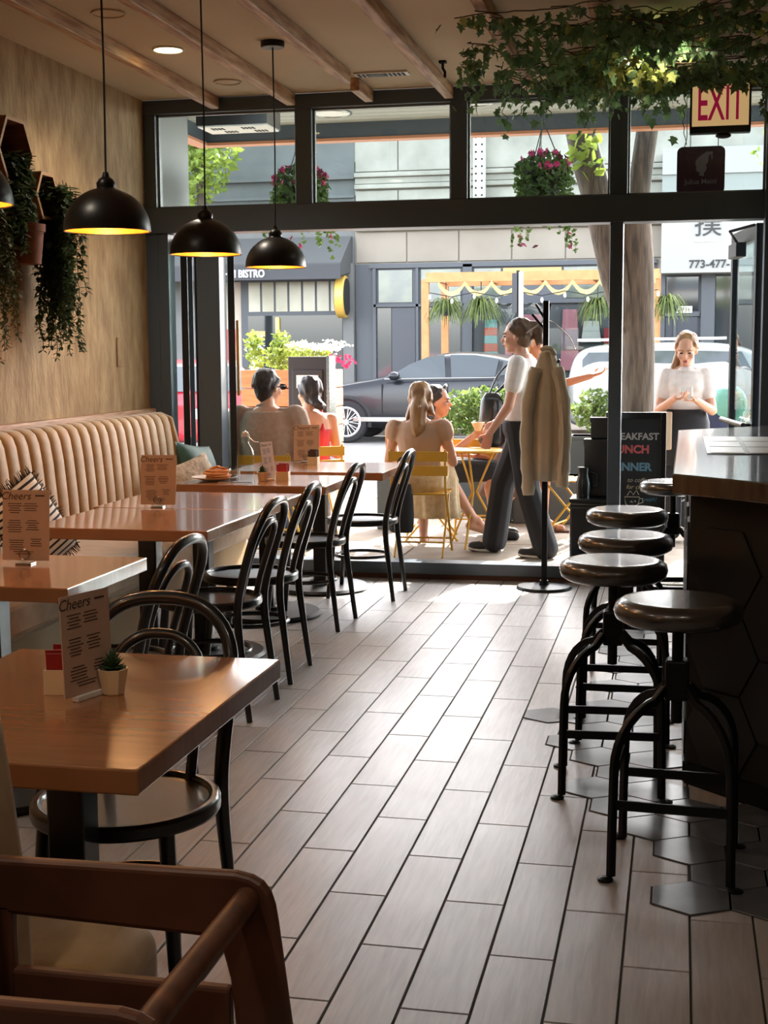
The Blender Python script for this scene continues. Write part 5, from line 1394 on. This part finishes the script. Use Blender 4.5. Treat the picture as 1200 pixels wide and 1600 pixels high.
# dark cabinet with things by the post
sc = thing('service_cabinet', 'low black service cabinet by the post', 'cabinet', (-.55, 9.1, 0))
MB().box(-.13, .13, -.15, .15, 0, .46).build('body', M_black, sc, bevel=.012); MB().box(-.135, .135, -.155, .155, .46, .485).build('top', M_black, sc, bevel=.004)
MB().box(-.12, .12, -.158, -.15, .03, .43).build('door', M_black, sc, bevel=.004)
t = thing('carafe', 'black carafe on the service cabinet', 'carafe', (-.60, 9.05, .485)); MB().lathe([(0, 0), (.045, 0), (.05, .1), (.035, .15), (.04, .2), (0, .2)], 16).build('body', M_black, t, smooth=40); MB().tube([(.045, 0, .06), (.085, 0, .08), (.085, 0, .15), (.04, 0, .17)], .008, 6).build('handle', M_black, t)
t = thing('crate', 'black crate standing on the service cabinet', 'crate', (-.52, 9.16, .485)); MB().box(-.08, .09, -.08, .06, 0, .37).build('body', M_black, t, bevel=.01); MB().box(-.085, .095, -.085, .065, .34, .38).build('rim', M_black, t)
t = thing('crate', 'smaller black crate stacked on top of the other crate', 'crate', (-.50, 9.16, .866)); MB().box(-.06, .07, -.07, .05, 0, .13).build('body', M_black, t, bevel=.01); MB().box(-.065, .075, -.075, .055, .11, .14).build('rim', M_black, t)
# ================================================================== PEOPLE
V = Vector
def skin_m(n, c): return mat(n, c, .5, subs=.08)
SK1 = skin_m('skin_light', (206, 156, 130)); SK2 = skin_m('skin_warm', (196, 138, 106))
M_lip = mat('lips', (168, 88, 84), .5); M_eye = mat('eyes', (40, 32, 30), .3)
def hand(mb, wr, d, nrm, curl=40, side=1, point=False):
    d = V(d).normalized(); nrm = V(nrm); nrm = (nrm - d * nrm.dot(d)).normalized(); lat = d.cross(nrm) * side
    wr = V(wr)
    for o_ in (-.026, -.009, .009, .026): mb.cap(wr + d * .012 + lat * o_ * .6, wr + d * .082 + lat * o_, .0135, .012, 8)
    for k, (o_, l) in enumerate(((-.030, .066), (-.0105, .076), (.0105, .071), (.030, .056))):
        p = wr + d * .088 + lat * o_; a = 0; cu = curl if not (point and k == 0) else 4
        dirv = d.copy()
        for sgm, fr in enumerate((.45, .32, .26)):
            a = R_(cu * (.55, 1.25, 1.7)[sgm])
            dirv = d * math.cos(a) + nrm * math.sin(a)
            q = p + dirv * l * fr
            mb.cap(p, q, .0088 - .0008 * sgm, .0082 - .0008 * sgm, 8); p = q
    p = wr + d * .03 - lat * .03
    td = (d * .6 - lat * .75 + nrm * .35).normalized()
    mb.cap(p, p + td * .036, .0115, .0105, 8)
    td2 = (d * .85 - lat * .25 + nrm * .4).normalized()
    mb.cap(p + td * .036, p + td * .036 + td2 * .03, .0098, .0085, 8)
def torso(mb, J, k=0.0, t0=-.2, t1=1.0, sw=1.0, belly=1.0):
    lv = [(-.2, .12, .10), (-.1, .16, .12), (.06, .168, .122), (.2, .145, .108 * belly), (.36, .128, .098 * belly), (.52, .14, .105), (.70, .158, .108), (.85, .152, .092), (.94, .115, .075), (1.0, .062, .06)]
    pel, nk = V(J['pel']), V(J['neck']); rings = []
    for (t, rx, ry) in lv:
        if t < t0 - 1e-6 or t > t1 + 1e-6: continue
        c = pel.lerp(nk, t); rings.append(((c.x, c.y, c.z), rx * sw + k, ry * (.5 + .5 * sw) + k))
    mb.loft(rings, 18)
def arm(mb, sh, el, wr, k=0.0, f=1.0, r=(.046, .037, .025)):
    sh, el, wr = V(sh), V(el), V(wr)
    if f >= 1:
        mb.cap(sh, el, r[0] + k, r[1] + k); mb.cap(el, wr, r[1] + k, r[2] + k)
    else: mb.cap(sh, sh.lerp(el, f), r[0] + k, r[0] * (1 - f) + r[1] * f + k)
def figure(name, label, loc, rz, J, skin, hairm, voxel=.0085, female=True, clothes=(), sw=1.0, handspec=None, face=True, ponytail=(), feet=True, bust=0.0):
    t = thing(name, label, 'person', loc, rz)
    J = {k: (V(v) if isinstance(v, (tuple, list)) else v) for k, v in J.items()}
    Rh = Euler((R_(J.get('hp', 0)), R_(J.get('hr', 0)), R_(J.get('hy', 0)))).to_matrix()
    H = J['head']
    def h(p): return H + Rh @ V(p)
    b = MB(); torso(b, J, 0, sw=sw)
    b.cap(J['shL'], J['shR'], .05, .05)
    J['bust'] = bust
    if bust:
        c = J['pel'].lerp(J['neck'], .66)
        for s in (-1, 1): b.ell(c + V((s * .06, .055, 0)), (.054, .05, .054))
    for s in 'LR':
        arm(b, J['sh' + s], J['el' + s], J['wr' + s])
        b.cap(J['hip' + s], J['kn' + s], .082, .056); b.cap(J['kn' + s], J['an' + s], .054, .036)
        c = J['kn' + s].lerp(J['an' + s], .3); ax = (J['an' + s] - J['kn' + s]).normalized()
        fw = (J['to' + s] - J['an' + s]); fw.z = 0; fw = fw.normalized() if fw.length > .01 else V((0, 1, 0))
        b.cap(c - fw * .012, J['kn' + s].lerp(J['an' + s], .55), .05, .04)
        hl = J['an' + s] - fw * .035 + V((0, 0, -.045)); 
        b.cap(J['an' + s], hl, .036, .03); b.cap(hl, J['to' + s], .03, .026); b.cap(J['an' + s] + fw * .03, J['to' + s] - fw * .04, .03, .028)
        if handspec and s in handspec:
            d, nrm, cu, pt = handspec[s]; hand(b, J['wr' + s], d, nrm, cu, 1 if s == 'L' else -1, pt)
        else:
            d = (J['wr' + s] - J['el' + s]).normalized(); hand(b, J['wr' + s], d, V((-1 if s == 'R' else 1, .3, 0)), 25, 1 if s == 'L' else -1)
    b.cap(J['neck'] - V((0, 0, .03)), h((0, -.02, -.07)), .056 if not female else .05, .05)
    b.ell(h((0, -.012, .028)), (.074, .094, .090), Rh); b.ell(h((0, .022, -.03)), (.058, .066, .082), Rh); b.ell(h((0, .042, -.088)), (.036, .038, .03), Rh)
    b.cap(h((0, .084, .004)), h((0, .103, -.03)), .009, .0125, 8); b.ell(h((0, .072, .024)), (.048, .02, .012), Rh)
    b.ell(h((0, .082, -.060)), (.024, .012, .012), Rh)
    for s in (-1, 1):
        b.ell(h((s * .074, -.008, -.012)), (.009, .019, .03), Rh); b.ell(h((s * .04, .058, -.03)), (.022, .022, .024), Rh)
    bake(b, 'body', skin, t, voxel, 3)
    if face:
        e = MB()
        for s in (-1, 1): e.ell(h((s * .031, .0815, .0)), (.0135, .008, .0058), Rh, 10, 6)
        e.build('eyes', M_eye, t, smooth=60)
        MB().ell(h((0, .0935, -.057)), (.02, .006, .0045), Rh).ell(h((0, .0925, -.066)), (.016, .006, .005), Rh).build('lips', M_lip, t, smooth=60)
        e = MB()
        for s in (-1, 1): e.tube([h((s * .014, .093, .018)), h((s * .033, .089, .024)), h((s * .05, .076, .02))], .0042, 6)
        e.build('eyebrows', hairm, t)
    hb = MB(); hb.ell(h((0, -.028, .046)), (.082, .092, .087), Rh); hb.ell(h((0, -.048, -.005)), (.077, .066, .088), Rh)
    for s in (-1, 1): hb.cap(h((s * .066, .03, .05)), h((s * .074, -.03, .0)), .018, .02)
    rn = random.Random(len(ponytail) * 7 + int(abs(loc[0]) * 100))
    for q in ponytail:
        hb.cap(h(q[0]), h(q[1]), q[2] * .9, q[3] * .9)
        for k in range(9):      # loose locks
            a = 2 * PI * k / 9 + rn.uniform(-.3, .3); e = V((math.cos(a), math.sin(a), 0))
            hb.cap(h(V(q[0]) + e * q[2] * .75), h(V(q[1]) + e * q[3] * rn.uniform(.6, 1.25) + V((0, 0, rn.uniform(-.02, .01)))), .012, .008)
    for k in range(40):         # locks over the crown
        a = rn.uniform(-.5 * PI, 1.5 * PI); z0 = rn.uniform(.05, .125); rr = math.sqrt(max(0, 1 - ((z0 - .046) / .087) ** 2))
        p0 = V((.082 * rr * math.cos(a), -.028 + .092 * rr * math.sin(a), z0))
        if p0.y > .035: continue
        hb.cap(h(p0), h(V((p0.x * 1.02, p0.y * .7 - .045, z0 - .06))), .009, .007)
    bake(hb, 'hair', hairm, t, .009, 3)
    for c in clothes:
        for s in (('L', 'R') if c[0] == 'shoe' else ('',)):
            cb_ = MB(); (c[2](cb_, J, h, s) if s else c[2](cb_, J, h)); bake(cb_, c[0], c[1], t, .0095, 3)
    return t, J, h
def trouser(k=.014, flare=.0, top_=.12):
    def f(mb, J, h):
        torso(mb, J, k, -.2, top_)
        for s in 'LR':
            mb.cap(J['hip' + s], J['kn' + s], .084 + k, .06 + k + flare * .4); mb.cap(J['kn' + s], J['an' + s] + V((0, 0, -.01)), .058 + k + flare * .4, .044 + k + flare)
    return f
def shirt(k=.012, fs=.55, t0=-.08, sw=1.0, sr=.012, full=False):
    def f(mb, J, h):
        if J.get('bust'):
            c = J['pel'].lerp(J['neck'], .66)
            for s in (-1, 1): mb.ell(c + V((s * .06, .055, 0)), (.068, .06, .07))
        torso(mb, J, k, t0, .95, sw); mb.cap(J['shL'], J['shR'], .052 + k * .6, .052 + k * .6)
        for s in 'LR':
            if full: arm(mb, J['sh' + s], J['el' + s], J['wr' + s] , k + .008, 1.0, (.052, .044, .034))
            else: arm(mb, J['sh' + s], J['el' + s], J['wr' + s], k + sr, fs)
    return f
def shoes(k=.008):
    def f(mb, J, h, s):
        fw = J['to' + s] - J['an' + s]; fw.z = 0; fw = fw.normalized() if fw.length > .01 else V((0, 1, 0))
        hl = J['an' + s] - fw * .035 + V((0, 0, -.045))
        mb.cap(hl, J['to' + s], .033 + k, .03 + k); mb.cap(J['an' + s] + V((0, 0, -.02)), J['to' + s] - fw * .05, .036 + k * .5, .03 + k)
    return f
HB = mat('hair_brown', (74, 54, 40), .5, c2=(104, 78, 56), scale=30, stretch=(1, 1, .15)); HD = mat('hair_dark', (38, 30, 30), .5, c2=(56, 44, 42), scale=30, stretch=(1, 1, .15))
HL = mat('hair_light_brown', (126, 92, 58), .5, c2=(168, 128, 84), scale=30, stretch=(1, 1, .15)); HBL = mat('hair_blonde', (176, 138, 88), .5, c2=(206, 170, 118), scale=30, stretch=(1, 1, .15))
M_wpolo = mat('white_polo', (226, 220, 216), .8, c2=(236, 230, 226), scale=20); M_blkc = mat('black_cloth', (34, 35, 40), .8); M_jkt = mat('tan_jacket', (168, 142, 126), .85, c2=(178, 152, 136), scale=40)
def seat_pose(head_z, **k):
    dz = head_z - 1.20
    J = dict(pel=(0, 0, .535), neck=(0, -.01, 1.07 + dz), head=(0, .03, 1.20 + dz), shL=(-.165, 0, 1.0 + dz), shR=(.165, 0, 1.0 + dz), elL=(-.22, .03, .73 + dz), elR=(.22, .03, .73 + dz), wrL=(-.13, .25, .70), wrR=(.13, .25, .70),
             hipL=(-.09, .03, .535), hipR=(.09, .03, .535), knL=(-.10, .44, .53), knR=(.10, .44, .53), anL=(-.10, .46, .10), anR=(.10, .46, .10), toL=(-.11, .62, .032), toR=(.11, .62, .032))
    J.update(k); return J
# man in tan jacket
tm, J, h = figure('person', 'man in a tan jacket seated with his back to the cafe', (-2.76, 9.10, 0), 0,
    seat_pose(1.205, shL=(-.2, -.01, 1.0), shR=(.2, -.01, 1.0), elL=(-.275, .0, .72), elR=(.275, .02, .72), wrL=(-.17, .25, .66), wrR=(.17, .25, .66), hy=-28), SK1, HD, .011, False,
    [('jacket', M_jkt, shirt(.028, full=True, t0=-.2, sw=1.18)), ('trousers', M_blkc, trouser()), ('shoe', M_black, shoes())], 1.12,
    ponytail=[((.0, -.05, -.02), (0, -.055, -.06), .06, .05)])
gl_ = MB()
for s in (-1, 1): gl_.tube([h((s * .08, -.03, .0)), h((s * .08, .06, .008)), h((s * .06, .1, .005))], .004, 6); gl_.ell(h((s * .034, .104, .0)), (.028, .006, .02), None)
gl_.build('glasses', M_blackmatte, tm)
MB().tube([h((-.05, -.06, -.13)), h((0, -.085, -.125)), h((.05, -.06, -.13)), h((.07, 0, -.14))], .014, 8).build('collar', M_jkt, tm, smooth=60)
# woman with bun
fold_chair('yellow slatted folding chair under the woman in red', (-2.70, 9.98, 0), .5)
M_redtop = mat('red_top', (186, 36, 46), .7)
def tank(t0=-.1, t1=.8, k=.01):
    def f(mb, J, h):
        torso(mb, J, k, t0, t1)
        for s in 'LR':
            a = J['sh' + s].lerp(J['neck'], .5) + V((0, 0, .015)); c = J['pel'].lerp(J['neck'], .7) + V(((-.07 if s == 'L' else .07), .1, 0)); d = J['pel'].lerp(J['neck'], .7) + V(((-.07 if s == 'L' else .07), -.1, 0))
            mb.cap(a + V((0, 0, .03)), c, .016, .016); mb.cap(a + V((0, 0, .03)), d, .016, .016)
    return f
figure('person', 'woman in a red strap top with dark hair in a low bun', (-2.70, 9.98, 0), .5, seat_pose(1.14, hy=14), SK2, HD, .011, True,
    [('top', M_redtop, tank()), ('trousers', mat('denim', (60, 72, 96), .8), trouser()), ('shoe', M_blackmatte, shoes())],
    ponytail=[((.0, -.085, -.05), (.01, -.13, -.085), .05, .045), ((.02, -.12, -.08), (.03, -.14, -.1), .04, .035)])
# woman with ponytail, cream skirt
M_blouse = mat('beige_blouse', (176, 146, 124), .8); M_skirt = mat('cream_lace', (206, 184, 148), .85, c2=(222, 202, 166), scale=30, bump=.4, bscale=60)
def skirt_sit(mb, J, h):
    torso(mb, J, .018, -.2, .22)
    for s in 'LR': mb.cap(J['hip' + s], J['kn' + s], .105, .08)
    mb.cap(J['knL'], J['knR'], .075, .075)
tw, J, h = figure('person', 'woman with light brown ponytail and cream lace skirt seated on yellow chair', (-1.80, 9.64, 0), -.05,
    seat_pose(1.10, shL=(-.175, -.02, .9), shR=(.175, -.02, .9), neck=(0, -.02, .97), elL=(-.24, .04, .66), elR=(.235, .03, .66), knL=(-.08, .40, .53), knR=(.06, .43, .60), anL=(-.06, .36, .10), anR=(.31, .42, .20), toL=(-.08, .5, .035), toR=(.44, .46, .10), hy=6, hp=-6), SK1, HL, .0105, True,
    [('blouse', M_blouse, shirt(.014, .12, -.05)), ('shoe', mat('rose_flats', (176, 84, 84), .6), lambda mb, J, h, s: mb.cap(J['an' + s] * .25 + J['to' + s] * .75 - V((0, 0, .004)), J['to' + s], .034, .03))],
    ponytail=[((0, -.09, .0), (0, -.125, -.06), .055, .065), ((0, -.12, -.06), (.0, -.125, -.2), .07, .055), ((0, -.125, -.18), (-.01, -.115, -.26), .055, .03), ((-.05, 0, -.02), (-.085, -.02, -.13), .03, .022), ((.05, 0, -.02), (.08, -.02, -.1), .03, .02)])
sk_ = MB(); skirt_sit(sk_, J, h); bake(sk_, 'skirt', M_skirt, tw, .011, 3)
folds([(.0, .36, .60, .17, .14), (.0, .37, .5, .20, .13), (.0, .37, .38, .20, .125), (.01, .36, .27, .20, .12), (.01, .36, .22, .205, .125)], 11, .09).build('skirt_hem', M_skirt, tw, smooth=180)
# dark haired woman holding a cup
td, J, h = figure('person', 'dark haired woman in black bandeau top raising a cup', (-1.84, 10.45, 0), R_(-82),
    seat_pose(1.06, shL=(-.16, 0, .86), shR=(.16, 0, .86), neck=(0, 0, .93), elL=(-.2, .1, .64), elR=(.19, .13, .66), wrL=(-.12, .3, .62), wrR=(.13, .30, .80), hy=-6), SK2, HD, .0095, True,
    [('bandeau', M_blkc, lambda mb, J, h: torso(mb, J, .012, .36, .72)), ('skirt', M_blkc, skirt_sit), ('shoe', M_blackmatte, shoes())],
    ponytail=[((-.04, -.06, -.02), (-.06, -.07, -.16), .05, .035), ((.04, -.06, -.02), (.06, -.07, -.16), .05, .035), ((0, -.08, 0), (0, -.09, -.17), .06, .04)],
    handspec={'R': ((.05, .9, .35), (-1, .1, .1), 55, False), 'L': ((.2, 1, -.1), (.9, 0, -.4), 30, False)}, bust=1)
sg = MB()
for s in (-1, 1): sg.ell(h((s * .034, .06, .115)), (.028, .012, .018), None); sg.tube([h((s * .06, .055, .11)), h((s * .084, -.03, .06))], .004, 6)
sg.build('sunglasses', M_black, td, smooth=60)
cp = thing('coffee_cup', 'pale cup held up by the dark haired woman', 'cup', (-1.485, 10.36, .84))
MB().lathe([(0, 0), (.022, 0), (.03, .02), (.05, .06), (.052, .066), (.047, .064), (0, .03)], 20).build('cup_body', mat('cup_cream', (226, 196, 160), .4), cp, smooth=40)
MB().tube([(.045, 0, .05), (.07, 0, .045), (.065, 0, .02), (.035, 0, .02)], .005, 6).build('handle', mat('cup_cream', (226, 196, 160), .4), cp, smooth=60)
# bistro table for the pair
bt_ = thing('bistro_table', 'small round yellow bistro table between the seated women', 'table', (-1.48, 10.12, 0))
MB().lathe([(0, .70), (.21, .70), (.22, .71), (.21, .72), (0, .72)], 36).build('table_top', M_yel, bt_, smooth=40)
for k in range(3):
    a = 2 * PI * k / 3 + .4; MB().tube([(.15 * math.cos(a), .15 * math.sin(a), .7), (.02 * math.cos(a), .02 * math.sin(a), .4), (.24 * math.cos(a), .24 * math.sin(a), 0)], .009, 6).build('leg', M_yel, bt_)

# waitress standing in profile
sneaker = mat('black_sneaker', (36, 38, 44), .6)
tw2, J, h = figure('person', 'waitress in white polo and black trousers standing in profile', (-1.07, 9.66, 0), R_(84),
    dict(pel=(0, 0, .93), neck=(0, .0, 1.42), head=(0, .045, 1.545), shL=(-.17, 0, 1.345), shR=(.17, 0, 1.345), elL=(-.215, .05, 1.07), elR=(.215, .03, 1.07), wrL=(-.185, .19, .875), wrR=(.16, .22, .93),
         hipL=(-.085, 0, .90), hipR=(.085, 0, .90), knL=(-.09, -.06, .49), knR=(.09, .16, .50), anL=(-.09, -.19, .085), anR=(.09, .22, .10), toL=(-.095, -.03, .032), toR=(.095, .38, .036), hy=4, hp=-2), SK1, HB, .0075, True,
    [('polo', M_wpolo, shirt(.014, .5, -.05, sr=.01)), ('trousers', M_blkc, trouser(.018, .03, .14)), ('shoe', sneaker, shoes())],
    ponytail=[((0, -.09, .06), (0, -.15, .05), .05, .055), ((0, -.15, .05), (0, -.165, -.05), .045, .02)],
    handspec={'L': ((.35, .35, -.85), (1, .2, .2), 30, False), 'R': ((-.6, .6, -.2), (-.4, -.3, -.5), 40, False)}, bust=1)
for s in 'LR':
    p = J['to' + s]; a = J['an' + s]
    MB().tube([(a.x, a.y - .06, a.z - .08), (p.x, p.y - .06, p.z - .02), (p.x, p.y + .03, p.z - .01)], 1, flat=(.07, .02)).build('shoe_sole', M_white, tw2, bevel=.006)
folds([(0, .005, 1.415, .06, .064), (0, .02, 1.39, .078, .082), (0, .02, 1.38, .085, .088)], 5, .02, 28).build('collar', M_wpolo, tw2, smooth=60)
# woman walking behind her, pointing
M_dress = mat('mauve_skirt', (120, 98, 92), .85, c2=(136, 112, 104), scale=12)
tw3, J, h = figure('person', 'blonde woman in black top and mauve skirt walking behind the waitress, arm pointing', (-1.2, 10.85, 0), R_(-88),
    dict(pel=(0, 0, .92), neck=(0, .03, 1.38), head=(0, .07, 1.50), shL=(-.165, .03, 1.31), shR=(.165, .03, 1.31), elL=(-.2, .3, 1.18), elR=(.22, -.03, 1.03), wrL=(-.16, .52, 1.24), wrR=(.2, .12, .86),
         hipL=(-.085, 0, .89), hipR=(.085, 0, .89), knL=(-.09, .17, .50), knR=(.09, .05, .48), anL=(-.09, .16, .09), anR=(.09, -.24, .13), toL=(-.095, .31, .035), toR=(.095, -.09, .035), hy=0), SK2, HBL, .0085, True,
    [('tank_top', M_blkc, tank(-.12, .82, .012))],
    ponytail=[((-.05, -.05, -.02), (-.07, -.09, -.28), .045, .03), ((.05, -.05, -.02), (.07, -.09, -.28), .045, .03), ((0, -.08, 0), (0, -.12, -.3), .06, .035)],
    handspec={'L': ((-.05, 1, .35), (.2, -.3, .9), 38, True), 'R': ((0, .3, -1), (-1, .2, 0), 30, False)}, bust=1)
folds([(0, 0, 1.0, .155, .115), (0, .0, .85, .18, .145), (0, -.02, .65, .19, .18), (0, -.08, .45, .18, .22), (0, -.16, .30, .16, .2)], 9, .07).build('skirt', M_dress, tw3, smooth=180)
bg_ = thing('shoulder_bag', 'black leather shoulder bag behind the walking woman', 'bag', (-1.42, 10.66, .70))
folds([(0, 0, .42, .05, .03), (0, 0, .36, .085, .05), (0, 0, .2, .1, .07), (0, 0, .04, .1, .07), (0, 0, 0, .07, .05)], 4, .06).build('bag_body', M_black, bg_, smooth=180)
MB().tube(smoothpath([(-.02, 0, .41), (.04, .03, .55), (.14, .07, .66), (.16, .1, .66), (.1, .08, .5), (.02, 0, .41)], 4), .01, 6).build('strap', M_black, bg_, smooth=60)
for s in 'LR':
    p = J['to' + s]; fw = V((0, 1, 0))
    MB().cbox((p.x, p.y - .06, p.z - .024), (.08, .24, .016)).build('sandal_sole', M_walnut, tw3, bevel=.004)
    MB().tube([(p.x - .04, p.y - .05, p.z - .02), (p.x, p.y - .04, p.z + .045), (p.x + .04, p.y - .05, p.z - .02)], .007, 6).build('sandal_strap', M_walnut, tw3)
# server facing the cafe
ts, J, h = figure('person', 'server in white polo and black apron looking down at a device', (.052, 10.62, 0), PI - .05,
    dict(pel=(0, 0, .88), neck=(0, .0, 1.325), head=(0, .05, 1.445), shL=(-.142, 0, 1.255), shR=(.142, 0, 1.255), elL=(-.195, .03, .99), elR=(.195, .03, .99), wrL=(-.085, .24, 1.075), wrR=(.075, .25, 1.085),
         hipL=(-.085, 0, .85), hipR=(.085, 0, .85), knL=(-.09, .02, .47), knR=(.09, .02, .47), anL=(-.09, -.02, .085), anR=(.09, -.02, .085), toL=(-.1, .14, .032), toR=(.1, .14, .032), hy=-3, hp=-20), SK1, HL, .0065, True,
    [('polo', M_wpolo, shirt(.012, .52, -.02, sr=.004, sw=.92)), ('trousers', M_blkc, trouser(.014, .015, .12)), ('shoe', sneaker, shoes())],
    ponytail=[((0, -.08, .02), (.05, -.1, -.05), .05, .045), ((.05, -.09, -.05), (.085, .0, -.14), .045, .04), ((.085, .0, -.14), (.1, .085, -.24), .04, .036), ((.1, .085, -.24), (.1, .12, -.40), .036, .018)],
    handspec={'L': ((.8, .55, .05), (.1, .1, 1), 45, False), 'R': ((-.75, .6, .05), (-.1, .1, 1), 45, False)}, bust=1)
folds([(0, .005, 1.0, .15, .115), (0, .01, .9, .178, .135), (0, .015, .75, .185, .14), (0, .015, .58, .19, .145)], 6, .02).build('apron', M_blkc, ts, smooth=180)
MB().box(.09, .175, .125, .15, .70, .985).build('towel', mat('beige_towel', (206, 184, 158), .9), ts, bevel=.01)
folds([(0, .005, 1.32, .06, .062), (0, .02, 1.295, .078, .08), (0, .02, 1.285, .086, .086)], 5, .02, 28).build('collar', M_wpolo, ts, smooth=60)
dv = thing('order_device', 'white handheld order device held by the server', 'device', (.052, 10.31, 1.10))
dv.rotation_euler = (R_(-35), 0, 0)
MB().box(-.045, .045, -.012, .012, -.02, .085).build('case', M_white, dv, bevel=.006)
MB().lathe([(0, -.014), (.013, -.014), (.013, -.012), (0, -.012)], 16, c=(0.0, 0, .04), M=Euler((R_(90), 0, 0)).to_matrix()).build('camera_ring', M_darkgrey, dv)
# stroller behind the door
sr_ = thing('stroller', 'teal hooded stroller with navy seat beside the glass door', 'stroller', (.42, 11.6, 0))
sb = MB(); sb.ell((-.02, 0, 1.0), (.15, .2, .16)); bake(sb, 'hood', mat('teal_cloth', (110, 172, 158), .8), sr_, .012, 3)
sb = MB(); sb.cap((-.05, 0, .55), (-.1, 0, .85), .16, .14); sb.cap((-.05, 0, .55), (-.3, 0, .55), .14, .1); bake(sb, 'seat_shell', mat('navy_cloth', (48, 56, 84), .8), sr_, .012, 3)
for s in (-1, 1):
    MB().tube([(-.32, s * .2, .15), (0, s * .2, .7), (.2, s * .2, 1.0)], .012, 8).build('frame_tube', M_steel, sr_, smooth=40); MB().tube([(.25, s * .2, .12), (-.1, s * .2, .6)], .012, 8).build('frame_tube', M_steel, sr_, smooth=40)
    for x in (-.33, .27):
        MB().lathe([(.05, -.02), (.11, -.025), (.12, 0), (.11, .025), (.05, .02)], 20, c=(x, s * .22, .12), M=Euler((R_(90), 0, 0)).to_matrix()).build('wheel', M_blackmatte, sr_, smooth=40)
MB().tube([(.2, -.2, 1.0), (.24, -.2, 1.04), (.24, .2, 1.04), (.2, .2, 1.0)], .014, 8).build('handle', M_blackmatte, sr_)

tb = thing('tote_bag', 'black tote bag hanging beside the chair of the ponytail woman', 'bag', (-1.89, 9.40, .18))
folds([(0, 0, .34, .07, .03), (0, 0, .26, .085, .045), (0, 0, .13, .09, .05), (0, 0, .02, .085, .045), (0, 0, 0, .07, .03)], 3, .05).build('bag_body', M_blkc, tb, smooth=180)
MB().tube(smoothpath([(-.05, 0, .33), (-.02, .0, .5), (.03, .0, .51), (.05, 0, .33)], 4), .006, 6).build('strap', M_blkc, tb, smooth=60)
